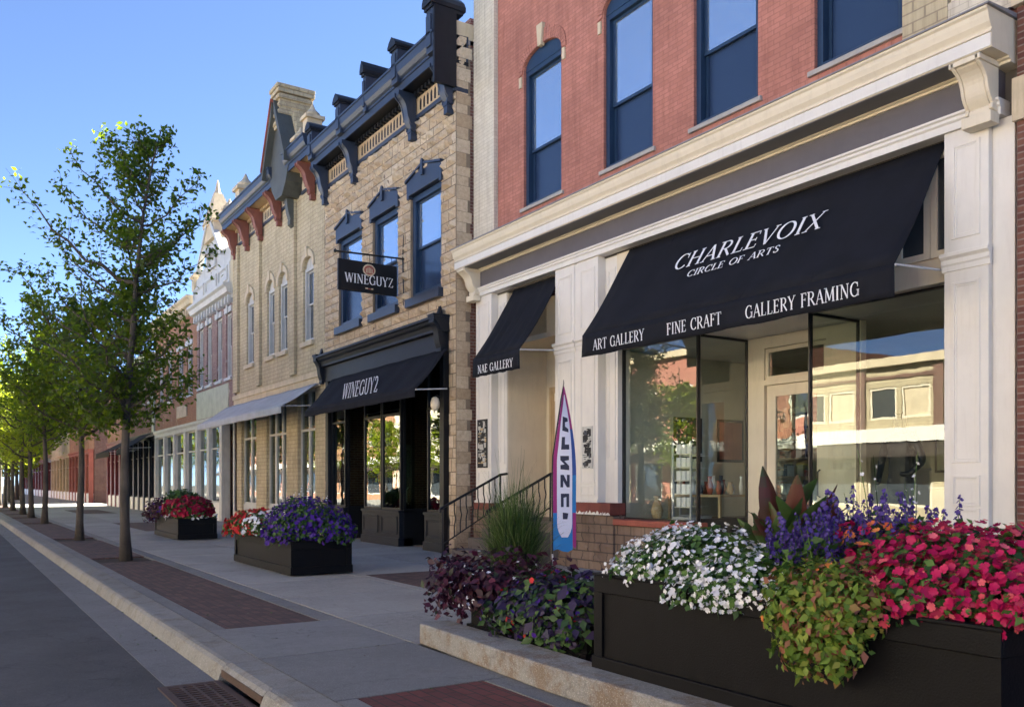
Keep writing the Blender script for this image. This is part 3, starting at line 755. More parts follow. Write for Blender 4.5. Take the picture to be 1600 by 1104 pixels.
# shop windows
def shopwin(root, X, y0, y1, z0, z1, mat, gl, t=.022, bars=(), d=.07, nm='shop_window'):
    mb = frame_ring(MB(), X - d / 2, X + d / 2, y0, y1, z0, z1, t)
    for bz in bars: mb.box(X - d / 2 + .002, X + d / 2 - .002, y0 + t, y1 - t, bz, bz + t)
    o = mb.build(nm, mat, root)
    MB().box(X - .004, X + .004, y0 + t, y1 - t, z0 + t, z1 - t).build('pane', gl, o)
    return o
shopwin(rb, 9.75, 9.72, 11.50, .905, 3.80, 'mullion', 'glass')
shopwin(rb, 9.75, 5.61, 7.66, .905, 3.80, 'mullion', 'glass')
for yy in (9.70, 7.66):                                # glass returns of the entrance
    mb = MB(); mb.box(9.79, 10.80, yy - .02, yy + .02, .46, .96); mb.box(9.79, 10.8, yy - .02, yy + .02, 3.765, 3.80); mb.box(10.775, 10.80, yy - .02, yy + .02, .96, 3.765)
    o = mb.build('return_window', 'mullion', rb)
    MB().box(9.79, 10.775, yy - .004, yy + .004, .962, 3.764).build('pane', 'glass', o)
dmb = wall_x(MB(), 10.80, 10.92, 7.62, 9.74, .45, 3.80, [(8.2, 9.35, .45, 3.62)]); dmb.build('door_surround', 'cream', rb)
mb = MB(); frame_ring(mb, 10.83, 10.89, 8.2, 9.35, 3.12, 3.61, .06); mb.box(10.80, 10.93, 8.2, 9.35, 3.04, 3.119)
o = mb.build('transom_window', 'cream', rb); MB().box(10.85, 10.858, 8.26, 9.29, 3.18, 3.55).build('pane', 'glass', o)
mb = frame_ring(MB(), 10.84, 10.89, 8.22, 9.33, .46, 3.03, .17, .45); o = mb.build('door', 'cream', rb)
MB().box(10.86, 10.868, 8.39, 9.16, .91, 2.86).build('pane', 'glass2', o)
MB().tube([(10.83, 8.33, 1.3), (10.78, 8.33, 1.32), (10.78, 8.33, 1.68), (10.83, 8.33, 1.7)], .012, 8).build('handle', 'iron', o)
MB().box(9.76, 10.92, 7.64, 9.74, .2, .449).build('entry_floor', 'steppaint', rb)
mb = MB(); mb.box(9.2, 9.76, 7.75, 9.6, 0.005, .15); mb.box(9.48, 9.76, 7.75, 9.6, .15, .30); mb.build('entry_steps', 'steppaint', rb, bevel=.01)
MB().box(9.76, 16.9, 5.0, 12.4, 3.81, 3.9).build('shop_ceiling', 'white', rb)
MB().box(9.60, 9.74, 5.60, 11.5, 3.81, 5.42).build('upper_panel', 'cream', rb)      # transom band behind the awning
mb = MB()
for i in range(13): frame_ring(mb, 9.56, 9.6, 5.40 + i * .44, 5.83 + i * .44, 4.10, 5.3, .075)
mb.build('transom_band', 'cream', rb)
mb = MB()
for i in range(13): mb.box(9.585, 9.599, 5.475 + i * .44, 5.755 + i * .44, 4.175, 5.225)
mb.build('transom_pane', 'hpane', rb)
# interior of the shop
MB().box(13.2, 13.3, 4.97, 7.3, .2, 2.75).build('partition', 'interior', rb); MB().box(13.2, 13.3, 9.9, 11.6, .2, 2.9).build('partition', 'interior', rb)
MB().box(9.9, 16.9, 4.98, 5.06, .2, 3.8).build('inner_wall', 'interior', rb); MB().box(9.84, 16.9, 11.62, 11.72, .2, 3.8).build('inner_wall', 'interior', rb)
mb = MB(); mb.box(9.81, 16.9, 9.73, 11.6, .1, .88); mb.box(9.81, 16.9, 5.06, 7.63, .1, .88); mb.box(10.93, 16.9, 7.63, 9.73, .1, .45); mb.build('shop_floor', 'floor', rb)
# side door recess
mb = MB(); mb.box(10.6, 10.7, 13.1, 15.3, .5, 5.4); mb.box(9.64, 10.6, 14.99, 15.008, .5, 5.4); mb.box(9.91, 10.6, 15.012, 15.1, .5, 5.4); mb.box(9.75, 10.6, 12.9, 13.02, .5, 5.4)
mb.build('recess_wall', 'cream', rb)
MB().box(9.66, 10.59, 13.025, 14.985, 4.3, 4.4).build('recess_ceiling', 'cream', rb)
mb = MB(); panel(mb, 10.6, 13.3, 14.85, 1.0, 3.5, .08, .03); mb.box(10.55, 10.599, 13.5, 14.65, .83, 3.2); panel(mb, 10.55, 13.68, 14.47, 1.1, 1.9, .05, .02); panel(mb, 10.55, 13.68, 14.47, 2.05, 3.0, .05, .02)
mb.build('side_door', 'tan', rb)
MB().box(9.35, 10.6, 13.0, 15.1, .1, .80).build('landing', 'steppaint', rb)
mb = MB()
for i, (x_, z_) in enumerate(((9.04, .6), (8.72, .42), (8.36, .22))): mb.box(x_, 9.349, 13.1, 15.05, 0.005 if i == 2 else .005, z_) if i == 0 else mb.box(x_, (9.04, 8.72)[i - 1] - .001, 13.1, 15.05, .005, z_)
mb.build('steps', 'steppaint', rb, bevel=.012)
mb = MB(); mb.box(9.95, 17, 16.02, 16.14, 0, 15.2); mb.box(9.95, 17, 4.85, 4.97, 3.9, 15.2); mb.build('side_wall', 'redraw', rb)
wall_x(MB(), 16.9, 17.0, 4.97, 16.02, 0, 15.2, [(8.6 + i * 1.5, 9.8 + i * 1.5, 2.2, 3.6) for i in range(0)]).build('rear_wall', 'redraw', rb)
MB().box(15.6, 15.7, 5.07, 11.61, .2, 3.80).build('inner_wall', 'interior', rb)
MB().box(9.6, 17, 4.85, 16.14, 15.2, 15.4).build('roof', 'lead', rb)
MB().box(10.2, 16.8, 5, 16, 6.0, 6.1).build('upper_floor', 'interior2', rb)
# iron hand rails
for yy, g in ((15.0, 0), (13.25, 0)):
    mb = MB(); P0, P1 = Vector((9.46, yy, 1.68)), Vector((8.12, yy, 1.03))
    hr = empty('handrail', (8.8, yy, 0), 'black iron handrail on the %s side of the stone steps' % ('far, winery' if yy > 14 else 'near, flag banner'), 'handrail', 'iron handrails of the side steps')
    MB().tube([(9.62, yy, 1.70), P0, P1, (8.06, yy, .99), (8.06, yy, .93)], .026, 8).build('rail', 'iron', hr)
    lo0, lo1 = P0 - Vector((0, 0, .62)), P1 - Vector((0, 0, .72))
    MB().tube([lo0, lo1], .014, 6).build('rail', 'iron', hr)
    MB().tube([(8.12, yy, .005), P1], .018, 8).build('post', 'iron', hr); MB().tube([(9.45, yy, .8), P0], .018, 8).build('post', 'iron', hr)
    for i in range(1, 10):
        t = i / 10; a, b = lo0.lerp(lo1, t), P0.lerp(P1, t); md = a.lerp(b, .5) + Vector((.0, 0, 0))
        MB().tube([a, a.lerp(b, .3), md + Vector((.03, 0, 0)), a.lerp(b, .7), b], .013, 6).build('baluster', 'iron', hr)
# shop things seen through the glass
def framed(x, y, z, wd, h, col, label, alongx=False):
    o = empty('framed_picture', (x, y, z), label, 'picture', 'framed pictures in the gallery window')
    if alongx: mb = MB(); mb.box(x, x + wd, y - .02, y, z, z + h); mb.build('frame', 'mullion', o); MB().box(x + .05, x + wd - .05, y - .024, y - .021, z + .05, z + h - .05).build('picture', col, o)
    else: mb = MB(); mb.box(x, x + .03, y, y + wd, z, z + h); mb.build('frame', 'mullion', o); MB().box(x - .004, x - .001, y + .05, y + wd - .05, z + .05, z + h - .05).build('picture', col, o)
framed(13.16, 10.0, 1.8, .8, 1.0, 'whitegrey', 'tall framed picture on the back wall left of the shop door')
framed(13.16, 11.0, 2.0, .5, .7, 'palegreen', 'small framed picture on the back wall in the far corner of the shop')
framed(13.16, 5.6, 1.9, .9, .7, 'tan', 'wide framed picture on the back wall behind the right shop window')
def cardrack(x, y, label, col):
    o = empty('display_rack', (x, y, .88), label, 'display rack', 'display racks behind the gallery glass')
    mb = MB(); mb.box(x, x + .35, y, y + .45, .885, .95)
    for e in (0, .42): mb.box(x, x + .03, y + e, y + e + .03, .95, 2.2)
    mb.build('rack_frame', 'metal', o)
    for k in range(5):
        MB().box(x + .03, x + .3, y + .035, y + .415, 1.1 + k * .22, 1.115 + k * .22).build('shelf', 'white', o)
        mb = MB()
        for q in range(3): mb.box(x + .05, x + .06, y + .05 + q * .12, y + .15 + q * .12, 1.116 + k * .22, 1.27 + k * .22)
        mb.build('cards', col, o)
cardrack(10.2, 10.35, 'card rack with white cards behind the left shop window', 'letter')
cardrack(10.9, 10.9, 'card rack with blue cards deeper behind the left shop window', 'fabric2')
cardrack(11.8, 9.95, 'card rack with buff cards beside the glass return of the entrance', 'cmap')
o = empty('brass_vase', (10.1, 11.05, .88), 'small brass vase at the left corner of the gallery window', 'vase')
MB().lathe(10.1, 11.05, [(.05, .881), (.09, .95), (.11, 1.05), (.06, 1.17), (.035, 1.24), (.06, 1.29)]).build('body', 'tan', o, smooth=True)
for px_, py_, h_, lb in ((10.6, 6.2, .55, 'white display plinth at the right end of the right shop window'), (11.2, 7.1, .8, 'white display plinth beside the entrance behind the right shop window')):
    o = empty('plinth', (px_, py_, .88), lb, 'plinth'); MB().box(px_ - .16, px_ + .16, py_ - .16, py_ + .16, .885, .88 + h_).build('body', 'white', o, bevel=.01); MB().box(px_ - .18, px_ + .18, py_ - .18, py_ + .18, .88 + h_, .91 + h_).build('top', 'white', o)
o = empty('display_table', (10.9, 10.6, .88), 'low table crowded with small pots and glass pieces behind the left shop window', 'table')
MB().box(10.45, 11.25, 9.95, 11.2, 1.28, 1.32).build('table_top', 'tan', o)
for a_, b_ in ((10.48, 9.98), (10.48, 11.14), (11.19, 9.98), (11.19, 11.14)): MB().box(a_, a_ + .04, b_, b_ + .04, .881, 1.279).build('leg', 'tan', o)
rg = random.Random(33)
for i in range(16):
    cx_, cy_ = 10.52 + (i % 3) * .26, 10.04 + (i // 3) * .2; h_ = rg.uniform(.10, .32); r_ = rg.uniform(.03, .065)
    o = empty('pot', (cx_, cy_, 1.32), 'small pot among the crowded pieces on the low gallery table', 'pot', 'pots on the gallery table')
    MB().lathe(cx_, cy_, [(r_ * .6, 1.321), (r_, 1.32 + h_ * .4), (r_ * .5, 1.32 + h_ * .8), (r_ * .7, 1.32 + h_)], 10).build('body', rg.choice(['fabric2', 'white', 'oldred', 'steelblue', 'tan', 'letter']), o, smooth=True)
for i, (y_, wd_, c_, lb) in enumerate(((5.4, .7, 'steelblue', 'blue picture on the rear shop wall'), (7.6, .6, 'oldred', 'red picture on the rear shop wall'), (8.6, .8, 'palegreen', 'green picture on the rear shop wall behind the door'), (9.8, .5, 'tan', 'tan picture on the rear shop wall near the far corner'))):
    framed(15.55, y_, 1.7, wd_, .8, c_, lb)
for i, (x_, c_, lb) in enumerate(((11.0, 'steelblue', 'blue picture on the far side wall inside the left window'), (12.1, 'oldred', 'red picture on the far side wall inside the left window'), (13.4, 'palegreen', 'green picture deep on the far side wall'))):
    framed(x_, 11.6, 1.9, .7, .8, c_, lb, True)
for i in range(2):
    o = empty('shelf_unit', (12.6, 6.0 + i * 3.0, .88), ('open shelf unit of boxes behind the dark figure', 'open shelf unit of boxes facing the shop door')[i], 'shelf', 'shelf units in the gallery')
    y0_ = (5.6, 10.0)[i]; mb = MB()
    mb.box(12.85, 13.18, y0_, y0_ + .03, .885, 2.4); mb.box(12.85, 13.18, y0_ + 1.27, y0_ + 1.3, .885, 2.4); mb.box(13.15, 13.18, y0_ + .03, y0_ + 1.27, .885, 2.4); mb.build('shelf_frame', 'tan', o)
    for k in range(5):
        MB().box(12.85, 13.149, y0_ + .03, y0_ + 1.27, .95 + k * .33, .975 + k * .33).build('shelf', 'tan', o); q = y0_ + .06
        while q < y0_ + 1.15:
            ww = rg.uniform(.05, .16); MB().box(12.9, 13.1, q, q + ww, .976 + k * .33, .976 + k * .33 + rg.uniform(.1, .26)).build('box', rg.choice(['white', 'steelblue', 'oldred', 'cmap', 'black', 'fabric2']), o); q += ww + rg.uniform(.01, .08)
# dark figure seen in the right shop window
def skinfig(name, joints, edges, mat, parent, sub=2):
    me = bpy.data.meshes.new(name); me.from_pydata([tuple(Vector(j[0]) - ORG[parent.name]) for j in joints], edges, [])
    o = bpy.data.objects.new(name, me); COL.objects.link(o); o.parent = parent; ORG[o.name] = ORG[parent.name]
    sk = o.modifiers.new('skin', 'SKIN')
    for v, j in zip(me.skin_vertices[0].data, joints): v.radius = (j[1], j[2] if len(j) > 2 else j[1])
    me.skin_vertices[0].data[0].use_root = True
    s_ = o.modifiers.new('sub', 'SUBSURF'); s_.levels = sub; s_.render_levels = sub
    me.materials.append(M[mat]); return o
fx, fy, fz = 10.35, 6.72, .60
fg = empty('dark_figure', (fx, fy, .88), 'dark silhouette of a standing figure behind the right shop window', 'figure')
js = [((fx, fy, fz + .92), .13, .17), ((fx, fy, fz + 1.10), .11, .15), ((fx, fy, fz + 1.32), .13, .19), ((fx, fy, fz + 1.46), .09, .15), ((fx, fy, fz + 1.53), .055), ((fx - .01, fy, fz + 1.62), .085), ((fx - .015, fy, fz + 1.74), .10), ((fx, fy, fz + 1.82), .06),
      ((fx, fy + .22, fz + 1.43), .062), ((fx + .02, fy + .29, fz + 1.16), .048), ((fx - .12, fy + .24, fz + .93), .036), ((fx - .2, fy + .2, fz + .90), .032),
      ((fx, fy - .22, fz + 1.43), .062), ((fx - .03, fy - .33, fz + 1.18), .048), ((fx - .16, fy - .22, fz + 1.02), .036), ((fx - .22, fy - .12, fz + 1.02), .032),
      ((fx, fy + .1, fz + .62), .085), ((fx, fy + .1, fz + .34), .07), ((fx, fy - .1, fz + .62), .085), ((fx, fy - .1, fz + .34), .07)]
skinfig('body', js, [(0, 1), (1, 2), (2, 3), (3, 4), (4, 5), (5, 6), (6, 7), (3, 8), (8, 9), (9, 10), (10, 11), (3, 12), (12, 13), (13, 14), (14, 15), (0, 16), (16, 17), (0, 18), (18, 19)], 'black', fg)
MB().lathe(fx, fy, [(.22, .882), (.22, .92), (.05, .93), (.05, .98)]).build('stand', 'black', fg)
# posters on the pilasters
for ya, yb, za, zb, lb in ((15.46, 15.86, 1.83, 2.84, 'printed notice board on the far white pilaster by the winery'), (11.95, 12.25, 1.76, 2.50, 'printed notice sheet on the white pilaster beside the flag banner')):
    o = empty('notice', (9.44, (ya + yb) / 2, za), lb, 'notice', 'notices on the pilasters')
    MB().box(9.422, 9.436, ya, yb, za, zb).build('board', 'charcoal' if ya > 14 else 'whitegrey', o)
    mb = MB(); rg = random.Random(int(ya * 10)); mats = []
    mb2 = MB()
    for q in range(70):
        ww, hh = rg.uniform(.015, .12), rg.choice((.008, .012, .02, .05, .08)); y = rg.uniform(ya + .02, yb - .03 - ww); z = rg.uniform(za + .02, zb - .03 - hh)
        (mb if rg.random() < .65 else mb2).box(9.4215 - .00004 * q, 9.4222, y, y + ww, z, z + hh)
    mb.build('print', 'whitegrey' if ya > 14 else 'charcoal', o); mb2.build('picture', 'tan' if ya > 14 else 'steelblue', o)

awning('gallery_awning', 9.595, 8.6, 5.41, 3.88, 3.52, 5.66, 11.16, 'fabric', 'large black canvas awning over the gallery shop windows with white serif lettering',
       [('slope', 'CHARLEVOIX', 9.62, 2.62, .93, .30, 1.05), ('slope', 'CIRCLE OF ARTS', 9.20, 1.66, .70, .125, 1.1), ('v', 'ART GALLERY', 10.86, 1.20, 3.60, .165, 1.1), ('v', 'FINE CRAFT', 9.18, 1.04, 3.60, .165, 1.1), ('v', 'GALLERY FRAMING', 7.73, 1.66, 3.60, .165, 1.1)], group=None)
awning('side_awning', 9.6, 8.65, 5.38, 3.92, 3.56, 13.08, 14.72, 'fabric', 'small black canvas awning over the side door left of the gallery', [('v', 'NAE GALLERY', 14.50, 1.24, 3.62, .155, 1.15)])

# ================================================================== WINERY (rock-faced stone)
WX = 9.1
wb = empty('stone_building', (12, 20, 0), 'tan rock-faced stone building with slate blue cornice and black winery storefront', 'building')
WW = [(16.86, 18.36), (19.04, 20.50), (21.20, 22.78)]
WZ = (5.78, 8.16)
holes = [(a, b, WZ[0], WZ[1] + .28) for a, b in WW]
mb = rockwall(MB(), WX, 16.2, 23.85, 5.1, 9.84, (.19, .27), (.26, .58), .085, holes=holes, seed=5)
rockwall(mb, WX, 16.2, 16.52, 0.1, 5.1, (.2, .3), (.3, .34), .04, seed=8); rockwall(mb, WX, 23.5, 23.85, 0.1, 5.1, (.2, .3), (.3, .4), .04, seed=9)
mb.build('stone_face', 'stone', wb)
mb = wall_x(MB(), WX + .01, WX + .35, 16.2, 23.85, 5.0, 10.9, holes); mb.box(WX + .01, WX + .35, 16.2, 16.52, 0, 4.99); mb.box(WX + .01, WX + .35, 23.5, 23.85, 0, 4.99)
mb.build('wall', 'mortar', wb)
# side return towards the camera: stone quoins then brick
mb = MB(); zz = 0.0; i = 0; rg = random.Random(4)
while zz < 10.9:
    h_ = rg.uniform(.2, .3); ln = (.26 if i % 2 else .36) + rg.uniform(-.04, .04)
    n_ = 3; vs = []
    for j in range(3):
        for q in range(n_ + 1):
            off = .010 * rg.random() if j == 1 and 0 < q < n_ else 0
            vs.append((WX + .01 + ln * q / n_, 16.195 - off, zz + .004 + (h_ - .008) * j / 2))
    mb.add(vs, [(j * (n_ + 1) + q, j * (n_ + 1) + q + 1, (j + 1) * (n_ + 1) + q + 1, (j + 1) * (n_ + 1) + q) for j in range(2) for q in range(n_)], rg.random())
    zz += h_; i += 1
mb.build('quoins', 'stone', wb)
MB().box(WX + .35, 17, 16.2, 16.4, 0, 11.0).build('side_wall', 'redraw', wb)
mb = MB(); mb.box(WX + .35, 17, 23.6, 23.85, 0, 10.8); mb.box(16.9, 17, 16.4, 23.6, 0, 10.8); mb.build('rear_wall', 'redraw', wb)
MB().box(WX + .1, 17, 16.2, 23.85, 10.9, 11.0).build('roof', 'lead', wb)
for a, b in WW:
    wn = sash_window(wb, WX, a, b, WZ[0], WZ[1], 'navy', 6.95, t=.13, sillm='steelblue', silld=.12, sillh=.2)
    c_ = (a + b) / 2
    MB().prism_x([(a - .10, WZ[1] - .05), (a - .10, WZ[1] + .34), (c_, WZ[1] + .55), (b + .10, WZ[1] + .34), (b + .10, WZ[1] - .05), (b - .02, WZ[1] - .05), (b - .02, WZ[1] + .02), (a + .02, WZ[1] + .02), (a + .02, WZ[1] - .05)], WX - .06, WX + .12).build('window_hood', 'steelblue', wn, bevel=.01)
    hm = MB()
    for s_ in (-1, 1):
        e = a - .13 if s_ < 0 else b + .13
        hm.prism_x([(e, WZ[1] + .34), (e, WZ[1] + .39), (c_, WZ[1] + .60), (c_, WZ[1] + .55)], WX - .10, WX + .02)
    hm.prism_x([(c_ - .05, WZ[1] + .30), (c_ + .05, WZ[1] + .30), (c_ + .05, WZ[1] + .62), (c_, WZ[1] + .67), (c_ - .05, WZ[1] + .62)], WX - .115, WX - .061)
    hm.build('hood_mould', 'steelblue', wn)
# main cornice: fascia with slotted panels, soffit, gutter, brackets and finial blocks
def main_cornice(root, X, y0, y1, zb, zt, mat, pan, soff, brk, brkmat, xf=8.62, slots=.14, lipmat=None):
    MB().box(X - .05, X + .3, y0, y1, zb, zb + .10).build('cornice_band', mat, root, bevel=.01)
    fh = (zt - zb) * .42
    mb = MB(); mb.box(X - .02, X + .3, y0 + .01, y1 - .01, zb + .10, zb + fh); mb.build('frieze', pan, root)
    mb = MB(); y = y0 + .35
    while y < y1 - .3:
        if all(abs(y - b_) > .26 for b_ in brk): mb.prism_x([(y, zb + .16), (y + slots * .55, zb + .18), (y + slots * .55, zb + fh - .12), (y + slots * .28, zb + fh - .05), (y, zb + fh - .10)], X - .026, X - .021)
        y += slots * 1.25
    mb.build_each('frieze_slot', 'black', root)
    mb = MB(); y = y0 + .1
    while y < y1 - .1: mb.box(X - .14, X - .02, y, y + .08, zb + fh, zb + fh + .10); y += .17
    mb.build_each('dentil', soff, root)
    MB().prism_y([(X + .3, zb + fh + .10), (xf + .10, zb + fh + .12), (xf + .10, zb + fh + .18), (X + .3, zb + fh + .18)], y0, y1).build('soffit', soff, root)
    zl = zb + fh + .12
    pr = [(X + .3, zl + .065), (xf + .09, zl + .065), (xf + .09, zl - .03), (xf + .06, zl - .03), (xf + .06, zl + .14), (xf + .035, zl + .15), (xf + .035, zl + .20), (xf - .01, zl + .24), (xf - .06, zl + .33), (xf - .075, zt - .06), (xf - .10, zt - .05), (xf - .10, zt), (X + .3, zt + .06)]
    MB().prism_y(pr, y0 + .005, y1 - .005).build('gutter_moulding', lipmat or mat, root)
    for b_ in brk:
        mb = MB(); w_ = .13
        mb.prism_y(bracket_prof(X - .05, xf + .02, zl - .02, zb - .34, 12), b_ - w_ * .7, b_ + w_ * .7)
        mb.prism_y(bracket_prof(X - .05, xf - .01, zl - .03, zb - .28, 12), b_ - w_, b_ - w_ * .68); mb.prism_y(bracket_prof(X - .05, xf - .01, zl - .03, zb - .28, 12), b_ + w_ * .68, b_ + w_)
        mb.box(X - .16, X - .0, b_ - w_ * .6, b_ + w_ * .6, zb - .46, zb - .30)
        mb.build('bracket', brkmat, root)
def finial(root, X, y, z0, h, wd, mat, capm, name='finial'):
    mb = MB(); mb.box(X - .22, X + .3, y - wd / 2, y + wd / 2, z0 - .42, z0 + h * .62)
    mb.box(X - .26, X - .2, y - wd * .35, y + wd * .35, z0 - .3, z0 + h * .4)
    f_ = mb.build(name, mat, root, bevel=.01)
    mb = MB(); mb.prism_x([(y - wd * .68, z0 + h * .62), (y + wd * .68, z0 + h * .62), (y + wd * .68, z0 + h * .72), (y + wd * .45, z0 + h * .86), (y, z0 + h), (y - wd * .45, z0 + h * .86), (y - wd * .68, z0 + h * .72)], X - .30, X + .55)
    mb.box(X - .26, X + .5, y - wd * .6, y + wd * .6, z0 + h * .54, z0 + h * .62); mb.build('finial_cap', capm, f_)
BR = [16.38, 18.1, 21.5, 23.6]
main_cornice(wb, WX, 16.19, 23.84, 9.84, 11.0, 'steelblue', 'tan', 'charcoal', BR, 'steelblue')
for b_, hh in zip(BR, (.90, .62, .62, .62)): finial(wb, 8.78, b_, 11.0, hh, .30, 'steelblue', 'charcoal')
finial(wb, 8.80, 19.85, 11.0, .80, .16, 'steelblue', 'charcoal')
MB().box(9.0, 9.6, 16.205, 16.50, 11.0, 11.35).build('parapet_block', 'cmap', wb)
MB().box(8.56, 9.09, 16.16, 16.23, 9.9, 11.5).build('cornice_end', 'charcoal', wb)
# storefront
MB().prism_y([(9.1, 5.08), (8.72, 5.08), (8.72, 5.03), (8.76, 5.01), (8.79, 4.95), (8.84, 4.91), (8.87, 4.83), (8.87, 4.78), (8.93, 4.76), (9.1, 4.76)], 16.48, 23.78).build('shop_cornice', 'charcoal', wb)
MB().box(8.97, 9.1, 16.55, 23.7, 4.36, 4.76).build('shop_fascia', 'charcoal', wb)
for e in (16.50, 23.55):
    mb = MB(); mb.prism_y(bracket_prof(8.97, 8.72, 5.02, 4.30), e, e + .22); mb.box(8.70, 9.1, e - .03, e + .25, 5.081, 5.13); mb.prism_y([(8.98, 5.13), (8.86, 5.13), (8.9, 5.22), (8.93, 5.32), (8.96, 5.22)], e + .05, e + .17)
    mb.build('shop_bracket', 'charcoal', wb)
MB().box(9.1, 9.45, 16.52, 23.5, 4.3, 5.05).build('lintel', 'black', wb)
mb = MB(); mb.box(8.98, 9.2, 16.53, 16.72, 0, 4.36); mb.box(8.98, 9.2, 23.3, 23.5, 0, 4.36); mb.build_each('shop_pier', 'black', wb, bevel=.006)
def bulkhead(y0, y1, n, x0=9.04, x1=9.4, zt=.86):
    mb = MB(); mb.box(x0, x1, y0, y1, .005, zt - .06); mb.box(x0 - .035, x1, y0 - .02, y1 + .02, .005, .20); mb.box(x0 - .03, x1, y0 - .02, y1 + .02, zt - .06, zt)
    wd = (y1 - y0) / n
    for i in range(n): panel(mb, x0, y0 + i * wd + .09, y0 + (i + 1) * wd - .09, .28, zt - .14, .04, .022)
    return mb.build('bulkhead', 'charcoal', wb, bevel=.006)
bulkhead(18.85, 21.05, 2); bulkhead(16.56, 17.55, 1); bulkhead(22.3, 23.3, 1)
for (a, b) in ((18.87, 19.92), (19.96, 21.03)): shopwin(wb, 9.12, a, b, .865, 4.3, 'black', 'glass2', .05, (3.15,))
shopwin(wb, 9.12, 16.74, 17.5, .865, 4.3, 'black', 'glass2', .05, (3.15,)); shopwin(wb, 9.12, 22.3, 23.28, .865, 4.3, 'black', 'glass2', .05, (3.15,))
for yy in (18.85, 17.53, 21.05, 22.28):
    mb = MB(); mb.box(9.16, 10.5, yy - .02, yy + .02, .005, .90); mb.box(9.16, 9.21, yy - .021, yy + .021, .9, 4.3); mb.box(10.45, 10.5, yy - .021, yy + .021, .9, 4.3)
    o = mb.build('return_window', 'black', wb); MB().box(9.21, 10.45, yy - .003, yy + .003, .9, 4.3).build('pane', 'glass2', o)
for a, b in ((17.55, 18.83), (21.07, 22.26)):
    dmb = frame_ring(MB(), 10.5, 10.56, a, b, .02, 4.3, .14, .3); dmb.box(10.5, 10.56, a, b, 2.4, 2.55); o = dmb.build('door', 'black', wb)
    MB().box(10.52, 10.528, a + .14, b - .14, .32, 2.4).build('pane', 'glass2', o)
    MB().tube([(10.5, a + .22, .95), (10.44, a + .22, 1.0), (10.44, a + .22, 1.35), (10.5, a + .22, 1.4)], .013, 6).build('handle', 'metal', o)
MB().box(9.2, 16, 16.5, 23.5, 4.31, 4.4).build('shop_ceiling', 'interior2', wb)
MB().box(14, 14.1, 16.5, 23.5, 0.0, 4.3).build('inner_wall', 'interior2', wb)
MB().box(9.4, 14, 16.45, 23.5, 0.006, .02).build('shop_floor', 'floor', wb)
o = empty('wall_lamp', (8.95, 16.62, 3.24), 'cream glass wall lamp on the black pier at the right of the winery', 'lamp')
MB().tube([(8.98, 16.62, 3.34), (8.86, 16.62, 3.40), (8.82, 16.62, 3.36)], .014, 6).build('arm', 'iron', o)
MB().lathe(8.82, 16.62, [(.03, 3.36), (.075, 3.33), (.10, 3.24), (.095, 3.15), (.06, 3.08), (.02, 3.06)]).build('glass_shade', 'cream', o, smooth=True)
awning('winery_awning', 8.965, 8.2, 4.38, 3.47, 3.30, 16.35, 22.95, 'fabric', 'black canvas awning over the winery storefront with white condensed lettering', [('slope', 'WINEGUY2', 20.6, 2.15, .16, .62, 1.0, 1.25)])
# hanging sign
sg = empty('hanging_sign', (9.0, 18.65, 5.9), 'black hanging sign with white lettering and red oval emblem on an iron bar', 'sign')
MB().box(7.42, 8.88, 18.62, 18.68, 5.88, 6.58).build('board', 'black', sg, bevel=.005)
MB().tube([(7.38, 18.65, 6.74), (9.1, 18.65, 6.79)], .022, 8).build('bar', 'iron', sg)
MB().lathe(7.36, 18.65, [(.01, 6.70), (.035, 6.72), (.035, 6.76), (.01, 6.79)]).build('bar_end', 'iron', sg)
MB().tube([(9.06, 18.65, 7.35), (9.04, 18.65, 6.8), (9.06, 18.65, 6.0), (9.06, 18.65, 5.6)], [.008, .02, .014, .006], 6).build('wall_spike', 'iron', sg)
for x_ in (7.6, 8.2, 8.75): MB().tube([(x_, 18.65, 6.58), (x_, 18.65, 6.76)], .008, 6).build('hanger', 'iron', sg)
lettering('WINEGUYZ', (7.58, 18.62, 6.07), (1, 0, 0), (0, 0, 1), (0, -1, 0), 1.2, .21, 'lettering', sg, bold=1.25)
mb = MB(); c_ = (8.17, 6.40)
mb2 = MB()
el = lambda rx, rz, n=20: [(c_[0] + rx * math.cos(2 * math.pi * k / n), c_[1] + rz * math.sin(2 * math.pi * k / n)) for k in range(n)]
mb.prism_y(el(.155, .135), 18.612, 18.619); mb.build('emblem', 'cmap', sg)
MB().prism_y(el(.125, .105), 18.606, 18.6115).build('emblem', 'oldred', sg)
mb = MB()
for k in range(5): mb.box(8.09 + k * .035, 8.107 + k * .035, 18.600, 18.6055, 6.33, 6.33 + .10 + .03 * math.sin(k / 4 * math.pi))
mb.build('emblem_bars', 'cmap', sg)
mb = MB(); mb.box(8.08, 8.14, 18.613, 18.619, 5.96, 5.995); mb.box(8.22, 8.27, 18.613, 18.619, 5.96, 5.99); mb.build('small_print', 'cmap', sg)
MB().box(8.15, 8.21, 18.613, 18.619, 5.955, 5.985).build('small_print', 'oldred', sg)

